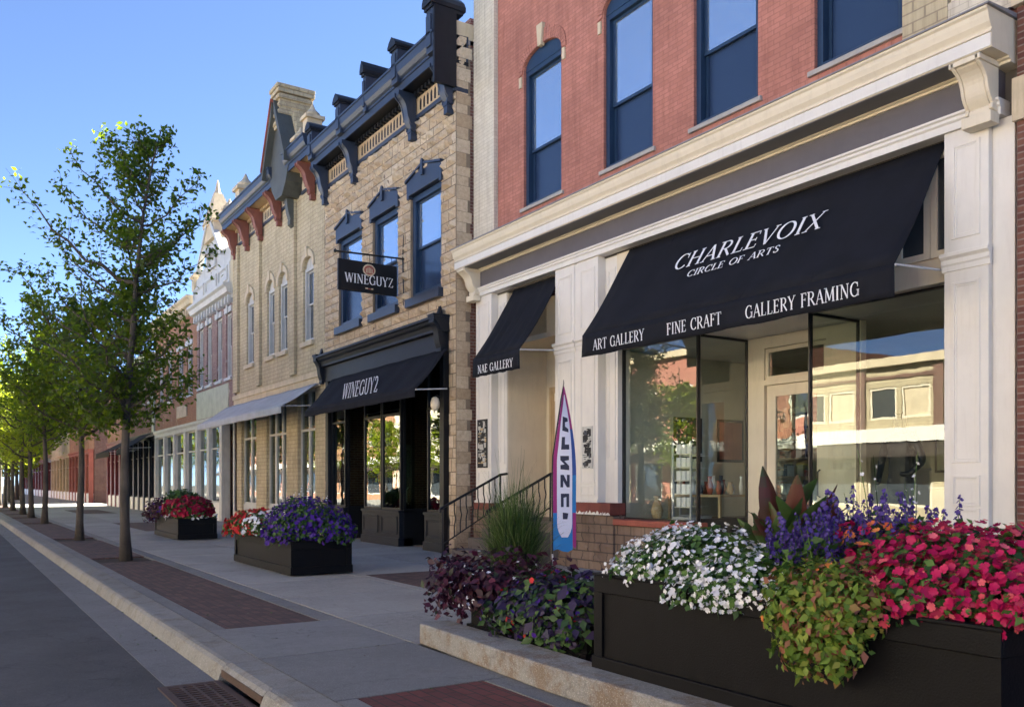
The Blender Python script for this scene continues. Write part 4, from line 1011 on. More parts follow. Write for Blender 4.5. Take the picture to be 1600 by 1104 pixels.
# ================================================================== BUFF BRICK BUILDING
TX = 9.2
tb = empty('buff_brick_building', (12, 28.6, 0), 'buff brick building with arched white windows, red and blue bracketed cornice and steep gable', 'building')
TW = [(25.04, 25.92), (27.42, 28.24), (28.72, 29.50), (31.05, 31.92)]
TZ0, TZ1 = 5.78, 8.05
holes = [(a, b, TZ0, TZ1 + .32) for a, b in TW]
mb = wall_x(MB(), TX, TX + .35, 23.87, 33.4, 4.5, 10.4, holes)
for a, b in TW:
    pts = arc_pts(a, b, TZ1, .315); zt = TZ1 + .32
    for p, q in zip(pts[:-1], pts[1:]): mb.prism_x([p, q, (q[0], zt), (p[0], zt)], TX, TX + .30)
for a, b in ((23.87, 24.45), (26.5, 26.95), (30.1, 30.55), (32.8, 33.4)): mb.box(TX - .10, TX - .001, a, b, 4.9, 10.35)
mb.build('wall', 'tanbrick', tb)
for a, b in TW:
    wn = sash_window(tb, TX, a, b, TZ0, TZ1, 'whitegrey', 6.95, 'hpane', 'hpane', t=.10, sillm='cmap', silld=.10, sillh=.14)
    pts = arc_pts(a, b, TZ1, .315); MB().prism_x([(b, TZ1 + .002), (a, TZ1 + .002)] + pts[1:-1], TX + .10, TX + .16).build('arch_head', 'whitegrey', wn)
    po = arc_pts(a - .14, b + .14, TZ1 - .04, .56); pi = arc_pts(a - .01, b + .01, TZ1 - .04, .36)
    mb = MB()
    for k in range(10): mb.prism_x([pi[k], pi[k + 1], po[k + 1], po[k]], TX - .05, TX + .02)
    c_ = (a + b) / 2; mb.box(TX - .09, TX + .0, c_ - .08, c_ + .08, TZ1 + .28, TZ1 + .60)
    mb.build('stone_arch', 'cmap', wn)
mb = MB(); mb.box(TX - .12, TX + .3, 23.9, 33.38, 4.62, 4.78); mb.box(TX - .07, TX + .3, 23.9, 33.38, 4.35, 4.62); mb.build('string_course', 'cmap', tb)
TB = [24.9, 28.0, 30.0, 31.6, 33.1]
for (a, b) in ((24.1, 26.0), (27.3, 33.3)):
    main_cornice(tb, TX, a, b, 10.35, 11.5, 'steelblue', 'cmap', 'tan', [q for q in TB if a < q < b], 'rustred', lipmat='steelblue')
GC = 26.62
MB().prism_x([(GC - .66, 10.7), (GC - .3, 10.35), (GC + .3, 10.35), (GC + .66, 10.7), (GC + 1.0, 11.3), (GC + .12, 13.0), (GC - .12, 13.0), (GC - 1.0, 11.3)], 8.66, 9.3).build('gable', 'slate', tb)
for s_ in (-1, 1):
    e = GC + s_ * 1.08
    MB().prism_x([(e, 11.15), (e, 11.4), (GC + s_ * .10, 13.3), (GC + s_ * .10, 12.95)], 8.46, 9.2).build('gable_rake', 'slate', tb)
    if s_ > 0: MB().prism_x([(e + s_ * .04, 11.4), (e + s_ * .04, 11.5), (GC + s_ * .10, 13.4), (GC + s_ * .10, 13.31)], 8.42, 8.52).build('gable_edge', 'oldred', tb)
MB().prism_y(bracket_prof(9.1, 8.7, 10.9, 9.5, 12), GC - .12, GC + .12).build('bracket', 'slate', tb)
mb = MB(); mb.box(8.6, 9.6, GC - .30, GC + .30, 12.5, 13.5)
for k in range(4): mb.box(8.56 - .03 * (k % 2), 9.64, GC - .33 - .03 * (k % 2), GC + .33 + .03 * (k % 2), 12.6 + k * .24, 12.72 + k * .24)
mb.box(8.52, 9.7, GC - .38, GC + .38, 13.5, 13.64); mb.box(8.48, 9.70, GC - .40, GC + .40, 13.64, 13.76)
mb.build('gable_pier', 'tanbrick', tb, bevel=.02)
mb = MB()
for k in range(5): mb.box(8.95, 9.55, GC - .55 - .22 * k, GC - .33 - .22 * k, 11.0, 12.9 - .36 * k)
mb.build('stepped_masonry', 'tanbrick', tb, bevel=.02)
MB().box(14, 16.9, 24, 33.2, 10.9, 16.3).build('unseen_rear_block', 'redraw', tb)  # unseen tall mass, added to keep the sun off the near tree crowns
MB().box(14, 16.9, 16.4, 23.6, 10.9, 16.3).build('unseen_rear_block', 'redraw', wb)  # same added mass behind the stone front, shades the nearest street tree
def stone_finial(root, y, z, s=1., X=8.9):
    mb = MB(); mb.box(X - .25 * s, X + .25 * s, y - .2 * s, y + .2 * s, z - .3, z + .25 * s); mb.box(X - .32 * s, X + .32 * s, y - .28 * s, y + .28 * s, z + .25 * s, z + .36 * s)
    mb.lathe(X, y, [(.2 * s, z + .36 * s), (.24 * s, z + .46 * s), (.10 * s, z + .60 * s), (.02, z + .78 * s)], 10); return mb.build('stone_finial', 'cmap', root)
stone_finial(tb, 31.0, 11.5, 1.2); stone_finial(tb, 33.1, 11.5, .8); stone_finial(tb, 24.3, 11.75, .9); stone_finial(tb, 25.3, 11.5, .8)
mb = MB(); mb.box(TX, 17, 33.2, 33.4, 0, 10.8); mb.box(16.9, 17, 24, 33.2, 0, 10.8); mb.build('side_wall', 'redraw', tb)
MB().box(TX + .1, 17, 23.86, 33.39, 10.9, 11.0).build('roof', 'lead', tb)
for a, b in ((23.86, 24.9), (26.45, 27.5), (29.6, 30.75), (32.6, 33.39)): MB().box(TX, TX + .4, a, b, .45, 4.35).build('brick_pier', 'tanbrick', tb)
mb = MB()
for a, b in ((23.86, 24.95), (26.4, 27.55), (29.55, 30.8), (32.55, 33.39)): mb.box(TX - .05, TX + .4, a, b, .005, .45)
mb.build_each('pier_base', 'cmap', tb, bevel=.01)
for a, b in ((24.9, 26.45), (27.5, 29.6), (30.75, 32.6)):
    MB().box(TX + .08, TX + .5, a, b, .005, .75).build('bulkhead', 'whitegrey', tb)
    n_ = 2 if b - a < 1.9 else 3
    for i in range(n_):
        p, q = a + (b - a) * i / n_, a + (b - a) * (i + 1) / n_
        shopwin(tb, TX + .16, p + .002, q - .002, .75, 4.35, 'whitegrey', 'glass2', .07, (3.1,), .1)
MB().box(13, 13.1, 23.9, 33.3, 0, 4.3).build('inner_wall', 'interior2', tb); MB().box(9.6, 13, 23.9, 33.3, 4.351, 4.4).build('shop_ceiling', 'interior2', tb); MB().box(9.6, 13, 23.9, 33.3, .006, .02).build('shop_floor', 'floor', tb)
awning('grey_awning', 9.07, 8.0, 4.42, 3.72, 3.50, 24.4, 34.2, 'fabric2', 'pale grey blue canvas awning sloping over the buff brick storefront')

# ================================================================== FARTHER BUILDINGS
def simple_building(name, y0, y1, ht, wallm, trim, label, wins, shopm, X=9.2, zfirst=5.2, wz=(5.9, 8.1), bulk='white', cor='whitegrey', bays=4, arch=False, door=None, shopglass='glass2'):
    root = empty(name, (12, (y0 + y1) / 2, 0), label, 'building')
    holes = [(a, b, wz[0], wz[1]) for a, b in wins]
    wall_x(MB(), X, X + .35, y0, y1, 4.2, ht, holes).build('wall', wallm, root)
    for a, b in wins:
        wn = sash_window(root, X, a, b, wz[0], wz[1], trim, None, 'hpane', 'hpane', t=.09, sillm=trim, sillh=.12)
        mb = MB(); mb.box(X - .06, X + .02, a - .1, b + .1, wz[1], wz[1] + .22); mb.box(X - .10, X - .061, (a + b) / 2 - .08, (a + b) / 2 + .08, wz[1] - .03, wz[1] + .34); mb.build('window_hood', trim, wn)
    MB().prism_y([(X, ht + .1), (X - .45, ht + .1), (X - .45, ht), (X - .36, ht - .08), (X - .30, ht - .25), (X - .1, ht - .32), (X - .1, ht - .45), (X, ht - .45)], y0 + .02, y1 - .02).build('cornice', cor, root)
    mb = MB(); y = y0 + .2
    while y < y1 - .2: mb.box(X - .22, X - .001, y, y + .12, ht - .62, ht - .33); y += .45
    mb.build_each('corbel', cor, root)
    mb = MB(); mb.box(X + .35, 17, y0 + .003, y0 + .2, 0, ht); mb.box(X + .35, 17, y1 - .2, y1 - .003, 0, ht); mb.box(16.9, 17, y0 + .2, y1 - .2, 0, ht); mb.build('side_wall', 'redraw', root)
    MB().box(X + .35, 16.9, y0 + .2, y1 - .2, ht - .6, ht - .5).build('roof', 'lead', root)
    MB().prism_y([(X + .3, 4.2), (X - .12, 4.2), (X - .12, 4.1), (X - .05, 4.0), (X - .05, 3.85), (X + .3, 3.85)], y0 + .01, y1 - .01).build('shop_cornice', shopm, root)
    mb = MB(); n = bays; bw = (y1 - y0) / n
    for i in range(n + 1):
        yy = y0 + i * bw; a, b = max(y0, yy - .18), min(y1, yy + .18); mb.box(X - .04, X + .3, a + .001, b - .001, .005, 3.85)
    mb.build_each('shop_pier', shopm, root, bevel=.01)
    for i in range(n):
        a, b = y0 + i * bw + .18, y0 + (i + 1) * bw - .18
        if door == i:
            d_ = frame_ring(MB(), X + .5, X + .56, a, b, .02, 3.85, .16, .3).build('door', 'darkred', root)
            MB().box(X + .52, X + .53, a + .16, b - .16, .32, 3.69).build('pane', shopglass, d_); continue
        bh_ = MB().box(X + .02, X + .35, a, b, .005, .72); panel(bh_, X + .02, a + .1, b - .1, .15, .62, .04, .02); bh_.build('bulkhead', bulk, root)
        shopwin(root, X + .12, a, b, .725, 3.85, shopm, shopglass, .06, (2.9,), .1)
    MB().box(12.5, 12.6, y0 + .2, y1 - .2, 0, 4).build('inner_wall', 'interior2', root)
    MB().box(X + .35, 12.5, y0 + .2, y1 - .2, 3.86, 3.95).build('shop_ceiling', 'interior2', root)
    return root
wh = simple_building('ornate_building', 33.41, 39.4, 9.0, 'purplebrick', 'whitegrey', 'plum brick building with pale ornate parapet and pointed spire', [(33.9, 34.7), (35.3, 36.1), (36.9, 37.7), (38.3, 39.1)], 'whitegrey', wz=(5.6, 8.1), cor='whitegrey', bays=3, door=0)
MB().box(9.17, 9.199, 34.3, 39.39, 4.25, 5.4).build('painted_band', 'palegreen', wh)
mb = MB(); mb.box(9.0, 9.5, 33.5, 39.3, 9.1, 9.9); mb.prism_x([(33.5, 9.9), (39.3, 9.9), (39.3, 10.1), (37.4, 10.5), (36.4, 12.0), (35.9, 12.0), (34.6, 10.6), (33.5, 10.5)], 9.05, 9.45); mb.build('parapet', 'whitegrey', wh)
mb = MB()
for (a, b, c, d) in ((33.7, 35.0, 9.25, 9.8), (35.3, 37.0, 9.25, 9.8), (37.3, 39.1, 9.25, 9.8)): panel(mb, 9.0, a, b, c, d, .07, .05)
frame_ring(mb, 8.96, 9.05, 35.5, 36.8, 10.15, 11.0, .12)
for s_ in (-1, 1): mb.prism_x([(36.15 + s_ * 1.9, 10.3), (36.15 + s_ * 1.9, 10.5), (36.15 + s_ * .2, 12.2), (36.15 + s_ * .2, 11.95)], 8.85, 9.06)
mb.lathe(9.0, 36.15, [(.25, 10.6), (.35, 10.7), (.3, 10.9), (.1, 11.0)], 10)
mb.build('parapet_ornament', 'whitegrey', wh)
mb = MB(); mb.prism_x([(35.2, 11.3), (37.1, 11.3), (36.9, 11.9), (35.4, 11.9)], 8.9, 9.7); mb.box(8.86, 9.74, 35.3, 37.0, 11.9, 12.0)
mb.add([(8.8, 35.4, 12.0), (9.8, 35.4, 12.0), (9.8, 36.9, 12.0), (8.8, 36.9, 12.0), (9.1, 35.95, 13.2), (9.4, 35.95, 13.2), (9.4, 36.35, 13.2), (9.1, 36.35, 13.2)], [(0, 1, 5, 4), (1, 2, 6, 5), (2, 3, 7, 6), (3, 0, 4, 7), (4, 5, 6, 7), (3, 2, 1, 0)])
mb.lathe(9.25, 36.15, [(.18, 13.2), (.10, 13.35), (.04, 13.7), (.01, 13.8)], 8); mb.build('spire', 'cmap', wh)
stone_finial(wh, 39.1, 10.1, 1.0, 9.2)
ob = simple_building('orange_brick_building', 39.41, 48.4, 9.6, 'orange', 'whitegrey', 'orange brown brick building with white window frames and white shop front', [(40.2, 41.3), (42.0, 43.1), (44.4, 45.5), (46.4, 47.5)], 'whitegrey', wz=(5.5, 7.7), cor='cmap', bays=4, bulk='whitegrey')
mb = MB(); mb.box(9.15, 9.19, 41.2, 43.2, 4.55, 5.1); mb.build('sign_panel', 'cmap', ob)
gb = simple_building('red_brick_shop', 48.41, 56.2, 8.3, 'redraw', 'palegreen', 'dark red brick shop building with black awning and white bulkheads', [(49.2, 50.1), (51.2, 52.1), (53.0, 53.9), (54.8, 55.6)], 'charcoal', cor='palegreen', bays=5, bulk='white')
MB().box(9.12, 9.199, 48.43, 49.0, 4.2, 7.85).build('corner_pilaster', 'palegreen', gb)
awning('far_black_awning', 9.05, 7.9, 4.15, 3.35, 3.05, 48.8, 52.2, 'fabric', 'black canvas awning on the dark red brick shop beyond the far flower planter')
awning('far_brown_awning', 9.05, 7.7, 4.0, 3.3, 3.0, 53.4, 58.6, 'fabric3', 'faded dark brown awning low on the shops behind the second tree')
mb_ = simple_building('maroon_shop', 56.21, 64.5, 8.0, 'orange', 'whitegrey', 'orange brown brick building with maroon shop front just before the sunlit gap', [(57.2, 58.2), (59.3, 60.3), (61.4, 62.4)], 'darkred', cor='cmap', bays=5, bulk='white')
simple_building('far_corner_shop', 75.0, 88.0, 8.6, 'orange', 'whitegrey', 'orange brick corner building beyond the sunlit side street', [(76.5, 77.6), (79.5, 80.6), (82.5, 83.6), (85.5, 86.6)], 'oldred', cor='cmap', bays=6, X=9.4)
simple_building('distant_shop', 88.01, 104.0, 9.2, 'tanbrick', 'whitegrey', 'buff brick shop with tan front second beyond the side street', [(90, 91), (93, 94), (96, 97), (99, 100)], 'tan', cor='whitegrey', bays=6, X=9.4)
simple_building('end_shop', 104.01, 150.0, 8.5, 'orange', 'whitegrey', 'long orange brick row at the far end of the street', [(106 + 4 * i, 107.2 + 4 * i) for i in range(10)], 'darkred', cor='cmap', bays=12, X=9.4)

# right-hand neighbour beyond the gallery (only its edge shows)
nb = empty('neighbour_building', (12, 0, 0), 'plum red brick edge of the neighbouring building at the right border', 'building')
MB().box(9.45, 17, -8, 4.80, 0, 15).build('wall', 'redraw', nb); mb = MB(); mb.box(9.40, 9.449, -8, 4.83, 5.3, 5.75); mb.box(9.38, 9.449, 3.9, 4.83, 6.5, 7.3); mb.build('stone_band', 'cmap', nb)

# ================================================================== OPPOSITE SIDE (seen in the shop glass)
MB().box(-11.3, -11.0, YN, YF, -.35, .0).build('opposite_kerb', 'kerb', kind='structure')
MB().box(-15.0, -11.3, YN - 20, YF, -.35, .0).build('opposite_sidewalk', 'walk', kind='structure')
def opposite(y0, y1, ht, wm, label, shopm='white', nb_=3):
    root = empty('opposite_building', (-18, (y0 + y1) / 2, 0), label, 'building', 'sunlit shops across the street')
    n = nb_; bw = (y1 - y0) / n; holes = [(y0 + i * bw + .3, y0 + (i + 1) * bw - .3, .5, 3.1) for i in range(n)]
    up = [(y0 + i * bw + .3 + j * (bw - .6) / 2 + .1, y0 + i * bw + .3 + (j + 1) * (bw - .6) / 2 - .1, 4.3, 5.7) for i in range(n) for j in range(2)] if ht < 7.5 else [(y0 + (i + .5) * bw - .6, y0 + (i + .5) * bw + .6, 4.9, 7.0) for i in range(n)]
    holes += up
    mb = MB(); wall_x(mb, -15.35, -15.0, y0, y1, 0, ht, holes); mb.build('wall', wm, root)
    for h in holes:
        fm = frame_ring(MB(), -15.15, -15.04, h[0], h[1], h[2], h[3], .1)
        f_ = fm.build('window', 'cream' if ht < 7.5 else shopm, root)
        MB().box(-15.12, -15.11, h[0] + .1, h[1] - .1, h[2] + .1, h[3] - .1).build('pane', 'cmap' if h[2] > 2 and ht < 7.5 and random.random() < .75 else 'hpane', f_)
    for i in range(n + 1):
        if ht < 7.5: q = min(max(y0 + i * bw, y0 + .3), y1 - .3); MB().box(-14.999, -14.9, q - .22, q + .22, 3.9, ht).build('brick_pier', 'redraw', root)
    MB().box(-14.999, -14.94, y0 + .02, y1 - .02, ht - .55, ht - .4).build('string_course', 'redraw', root) if ht < 7.5 else None
    MB().box(-15.6, -14.7, y0 + .01, y1 - .01, ht, ht + .35).build('cornice', 'cmap', root)
    MB().box(-14.999, -14.8, y0 + .02, y1 - .02, 3.3, 3.9).build('shop_fascia', shopm, root)
    mb = MB(); mb.prism_y([(-14.99, 3.28), (-13.5, 2.7), (-13.5, 2.6), (-13.54, 2.6), (-14.99, 3.2)], y0 + .5, y1 - .5); mb.build('awning', 'fabric3', root)
    MB().box(-24, -15.36, y0 + .02, y1 - .02, 0, ht - .3).build('unseen_rear_block', wm, root)
yy = -16
for i, (L_, h_, wm, lb) in enumerate(((12, 8.5, 'orange', 'orange brick shop across the street behind the camera'), (12, 9.5, 'creambrick', 'tall cream brick shop across the street opposite the planters'), (9, 6.2, 'tanbrick', 'low buff shop across the street facing the gallery'), (11, 6.6, 'tanbrick', 'low buff shop with red piers across the street facing the gallery window'),
                                   (12, 8.6, 'redbrick', 'red shop across the street opposite the winery'), (14, 9, 'tanbrick', 'buff shop across the street opposite the grey awning'), (16, 8, 'creambrick', 'cream shop across the street far up the road'), (20, 9, 'orange', 'orange shop across the street farthest up the road'), (40, 8, 'redbrick', 'long red row across the street at the far end'))):
    opposite(yy, yy + L_ - .05, h_, wm, lb, nb_=max(3, L_ // 3)); yy += L_

# ================================================================== TREES
RV = Vector((math.cos(YAW), -math.sin(YAW), 0)); DV = Vector((math.sin(YAW), math.cos(YAW), 0))
def leaf_cloud(P, rng, size, tilt=.9, bias=(0, 0, .8)):
    P = np.array(P); n = len(P)
    Nn = rng.normal(0, 1, (n, 3)) * tilt + np.array(bias)
    return scatter(LEAF_V, LEAF_F, P, Nn, size * rng.uniform(.7, 1.25, n), rng)
def tree(x, y, h, label, specs=None, seed=1, rad=2.1, zc=2.6, nleaf=6000, lsize=.12, lean=(0, 0), tr=.095, name='street_tree', group='street trees in the paver strip', lm='tree'):
    rg = random.Random(seed); rng = np.random.default_rng(seed)
    root = empty(name, (x, y, 0), label, 'tree', group)
    n = 14; tp = []
    for i in range(n + 1):
        t = i / n
        tp.append(Vector((x, y, -.03 + h * t)) + RV * (lean[0] * t ** 3 + .03 * math.sin(t * 9 + seed)) + DV * (lean[1] * t * t))
    rr = [max(.012, tr * (1.35 if i == 0 else 1.0) * (1 - .88 * (i / n) ** 1.1)) for i in range(n + 1)]
    mb = MB(); mb.tube(tp, rr, 10); mb.build('trunk', 'bark', root, smooth=True)
    def tpoint(z):
        t = min(max(z / h, 0), 1) * n; i = min(int(t), n - 1); return tp[i].lerp(tp[i + 1], t - i)
    br = []                                            # (origin, tip)
    if specs:
        for (oz, lat, tz) in specs:
            o_ = tpoint(oz); d = rg.uniform(-.35, .35) * abs(lat); lat *= .90
            base = Vector((x, y, 0)); br.append((o_, Vector((base.x, base.y, tz)) + RV * lat + DV * d))
            if rg.random() < .9:                       # a partner towards or away from the viewer
                a = rg.choice((-1, 1)) * abs(lat) * rg.uniform(.6, 1.); br.append((tpoint(oz + .15), Vector((base.x, base.y, oz + (tz - oz) * .85)) + RV * lat * rg.uniform(-.25, .35) + DV * a))
    else:
        nb_ = 28
        for i in range(nb_):
            t = i / nb_; oz = zc + (h - zc) * .8 * t; az = i * 2.399 + seed
            prof = math.sin(math.pi * min(1, .22 + .80 * t)) ** .7
            L_ = rad * prof * rg.uniform(.75, 1.1)
            o_ = tpoint(oz); br.append((o_, o_ + Vector((math.cos(az) * L_, math.sin(az) * L_, L_ * rg.uniform(.45, .9)))))
    mb = MB(); pts = []
    wts = []
    for o_, tip in br:
        L_ = (tip - o_).length; m_ = 7; cur = []
        for k in range(m_ + 1):
            t = k / m_; p = o_.lerp(tip, t) + Vector((0, 0, (-.10 if tip.z - o_.z > .4 * L_ else .12) * L_ * math.sin(math.pi * t))) + Vector((rg.uniform(-1, 1), rg.uniform(-1, 1), rg.uniform(-1, 1))) * .03 * L_ * (t > 0)
            cur.append(p)
        mb.tube(cur, [max(.006, .018 * L_ * (1 - .85 * k / m_)) for k in range(m_ + 1)], 5, False)
        pts.append((cur[-1], .10, 3))
        for k in range(1, m_ + 1):
            for s_ in range(3 if L_ > 1 else 2):
                dirn = (cur[k] - cur[k - 1]).normalized(); sd_ = Vector((rg.uniform(-1, 1), rg.uniform(-1, 1), rg.uniform(-.35, .8)))
                sd_ = (sd_ - dirn * sd_.dot(dirn)).normalized()
                tl = L_ * rg.uniform(.10, .30) * (1.25 - .7 * k / m_) + .08
                e = cur[k] + (sd_ * .75 + dirn * .7) * tl
                mb.tube([cur[k], cur[k].lerp(e, .5) + Vector((0, 0, .02)), e], [.006, .004, .003], 4, False)
                for q in range(4): pts.append((cur[k].lerp(e, (q + 1) / 4), .045 + tl * .12, 1))
    mb.build('branches', 'bark', root)
    W_ = np.array([p[2] for p in pts], float); W_ /= W_.sum()
    idx = rng.choice(len(pts), nleaf, p=W_)
    C_ = np.array([tuple(p[0]) for p in pts])[idx]; S_ = np.array([p[1] for p in pts])[idx]
    P = C_ + rng.normal(0, 1, (nleaf, 3)) * S_[:, None]
    V, F, r_ = leaf_cloud(P, rng, lsize)
    # clumps lean lighter or darker leaf by leaf cluster
    np_mesh('crown', V, F, np.clip(r_ * .6 + .4 * np.repeat(rng.random(len(pts))[idx], 2), 0, 1), LEAF[lm], root)
    return root
def px2(lx, ly, D=17.3, ox=199): return ((lx - ox) * D / 1363, 1.5 + (755 - ly) * D / 1363)
SP = []
for (tx, ty, oy) in ((33, 306, 440), (74, 371, 470), (80, 404, 500), (100, 309, 385), (121, 250, 345), (156, 222, 310), (172, 215, 290), (221, 200, 260), (272, 212, 240), (268, 262, 320), (315, 277, 350), (330, 327, 400), (300, 353, 420), (338, 396, 455), (326, 590, 650), (318, 522, 570), (268, 461, 500), (297, 498, 540), (250, 645, 665), (14, 494, 600), (72, 443, 530), (24, 458, 560), (38, 536, 640), (75, 594, 650), (110, 620, 660), (140, 560, 640), (150, 480, 560), (250, 560, 620), (300, 560, 640), (230, 420, 480), (170, 330, 400)):
    lat, tz = px2(tx, ty); SP.append((px2(0, oy)[1], lat, tz))
tree(3.0, 18.71, 8.55, 'tall slender street tree nearest the camera with open dark green crown', SP, 3, nleaf=10000, lsize=.115, lean=(.72, 0), tr=.10)
tl = ['street tree second from the camera, bushy crown behind the nearest tree', 'street tree fourth trunk from the camera along the kerb with small dark trunk', 'street tree fifth from the camera in the row', 'street tree sixth from the camera in the row', 'street tree seventh from the camera in the row', 'street tree eighth from the camera beside the sunlit gap', 'street tree farthest along the kerb strip, glowing yellow green']
tree(3.05, 26.04, 7.0, tl[0], None, 11, 2.3, 2.7, 9500, .135, tr=.10)
tree(3.15, 37.3, 7.4, 'street tree third from the camera with thin dark trunk', None, 12, 2.3, 3.1, 7000, .15, tr=.11)
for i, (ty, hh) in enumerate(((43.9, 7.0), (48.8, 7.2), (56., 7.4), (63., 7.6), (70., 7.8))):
    tree(3.15, ty, hh, tl[i + 1] if i < 4 else tl[6], None, 20 + i, 2.5, 2.5, 4200, .17, tr=.12, lm='sun_tint_tree' if ty > 40 else 'tree')
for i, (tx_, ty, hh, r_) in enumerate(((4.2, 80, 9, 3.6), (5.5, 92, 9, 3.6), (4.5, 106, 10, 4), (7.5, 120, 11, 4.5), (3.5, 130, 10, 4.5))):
    tree(tx_, ty, hh, ['round tree just beyond the side street', 'second tree beyond the side street', 'third tree beyond the side street', 'tree near the far end of the brick row', 'tree closing the far end of the street'][i], None, 40 + i, r_, 2.2, 4200, .30, tr=.18, group='trees beyond the side street', lm='sun_tint_tree')
# trees across the street, mirrored in the glass
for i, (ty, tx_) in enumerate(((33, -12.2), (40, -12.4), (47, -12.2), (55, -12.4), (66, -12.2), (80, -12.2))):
    tree(tx_, ty, 7.5, 'leafy tree on the opposite sidewalk %s' % ['mirrored in the left gallery pane', 'second along from the gallery reflection', 'third along, opposite the winery', 'fourth along, opposite the buff brick building', 'fifth along near the side street', 'last one beyond the side street'][i], None, 60 + i, 2.8, 2.0, 3600, .24, tr=.12, group='trees across the street', lm='sun_tint_tree')

# ================================================================== PLANTERS AND PLANTS
def planter(x0, x1, y0, y1, z0, z1, label, cat_='planter', cap=True):
    o = empty('planter', ((x0 + x1) / 2, (y0 + y1) / 2, z0), label, cat_, 'dark wooden planters')
    mb = MB(); t = .04
    mb.box(x0, x0 + t, y0, y1, z0, z1 - .003); mb.box(x1 - t, x1, y0, y1, z0, z1 - .003); mb.box(x0 + t, x1 - t, y0, y0 + t, z0, z1 - .003); mb.box(x0 + t, x1 - t, y1 - t, y1, z0, z1 - .003)
    mb.build('box', 'planter', o)
    h = z1 - z0; hb = .13 if h > .4 else .06; d = .022
    mb = MB()
    def ring(a, b, dd):
        mb.box(x0 - dd, x0 - .001, y0 - dd, y1 + dd, a, b); mb.box(x1 + .001, x1 + dd, y0 - dd, y1 + dd, a, b); mb.box(x0, x1, y0 - dd, y0 - .001, a, b); mb.box(x0, x1, y1 + .001, y1 + dd, a, b)
    ring(z0, z0 + hb, d + .012); b1 = mb.build('base_board', 'planter', o, bevel=.006)
    if cap:
        mb = MB(); ring(z1 - hb, z1 - .012, d); mb.box(x0 - d - .01, x0 + .06, y0 - d - .01, y1 + d + .01, z1 - .012, z1 + .008)
        mb.box(x1 - .06, x1 + d + .01, y0 - d - .01, y1 + d + .01, z1 - .012, z1 + .008); mb.box(x0 + .06, x1 - .06, y0 - d - .01, y0 + .06, z1 - .012, z1 + .008); mb.box(x0 + .06, x1 - .06, y1 - .06, y1 + d + .01, z1 - .012, z1 + .008)
        mb.build('rim', 'planter', o, bevel=.006)
        for (cx, cy) in ((x0 - d, y0 - d), (x0 - d, y1 + d - .09), (x1 + d - .09, y0 - d), (x1 + d - .09, y1 + d - .09)):
            MB().box(cx + .001, cx + .089, cy + .001, cy + .089, z0 + hb, z1 - hb).build('corner_post', 'planter', o)
    MB().box(x0 + t, x1 - t, y0 + t, y1 - t, z0 + .01, z1 - .09).build('soil', 'mulch', o)
    return o
planter(3.90, 4.90, 2.06, 4.88, .15, .86, 'long black planter in the foreground holding white, pink and purple flowers')
planter(4.14, 4.75, 5.32, 7.08, .13, .40, 'low black trough behind the concrete ledge under the purple foliage', cap=False)
planter(4.68, 5.68, 13.72, 16.95, .02, .56, 'black planter of red, white and violet flowers in front of the winery')
planter(5.16, 6.12, 24.1, 27.1, .02, .56, 'small black planter of dark crimson flowers farther up the sidewalk')

def mound(rng, n, c, r, up=.35, low=-.3, shell=(.82, 1.05)):
    d = rng.normal(0, 1, (n * 3, 3)); d /= np.linalg.norm(d, axis=1, keepdims=True); d = d[d[:, 2] > low][:n]
    k = rng.uniform(*shell, len(d)); lump = 1 + .10 * np.sin(d[:, 0] * 7 + c[1] * 3) * np.cos(d[:, 1] * 6 + c[0] * 5)
    P = np.array(c) + d * np.array(r) * (k * lump)[:, None]
    Nn = d / np.array(r); Nn /= np.linalg.norm(Nn, axis=1, keepdims=True); Nn[:, 2] += up
    return P, Nn
def bush(name, c, blobs, leafm, nleaf, lsize, fl=(), label='', cat_='plant', group=None, seed=1, low=-.35, tilt=.5, leafshell=(.6, 1.09), z0=0):
    """mound plant: foliage mesh, flowers mesh per colour. blobs = [(offset, radii, weight)]"""
    rng = np.random.default_rng(seed); root = empty(name, (c[0], c[1], z0 or c[2]), label, cat_, group)
    wt = np.array([b[2] for b in blobs], float); wt /= wt.sum()
    parts = []
    for (off, rad, _), w_ in zip(blobs, wt):
        P, Nn = mound(rng, int(nleaf * w_), tuple(np.array(c) + np.array(off)), rad, low=low, shell=leafshell)
        parts.append(scatter(LEAF_V, LEAF_F, P, Nn, lsize * rng.uniform(.4, 1.35, len(P)), rng, tilt))
    V, F, r_ = cat(parts); np_mesh('foliage', V, F, r_, LEAF[leafm], root)
    mb = MB()
    for (off, rad, _) in blobs:
        b = np.array(c) + np.array(off)
        for k in range(5):
            e = b + rng.normal(0, .45, 3) * np.array(rad); mb.tube([(b[0], b[1], max(b[2] - rad[2], (z0 or c[2]) )), tuple((b + e) / 2), tuple(e)], [.008, .006, .003], 5)
    mb.build('stems', LEAF['green'], root)
    for (pm, nf, fs, T, which, shell) in fl:
        parts = []
        sel = [i for i in range(len(blobs)) if which is None or i in which]; ww = wt[sel] / wt[sel].sum()
        for i, w_ in zip(sel, ww):
            off, rad, _ = blobs[i]
            P, Nn = mound(rng, int(nf * w_), tuple(np.array(c) + np.array(off)), rad, up=.2, low=low, shell=shell)
            parts.append(scatter(T[0], T[1], P, Nn, fs * np.clip(rng.normal(.92, .28, len(P)), .3, 1.4), rng, .5))
        V, F, r_ = cat(parts); np_mesh('flowers', V, F, r_, PETAL[pm], root)
    return root
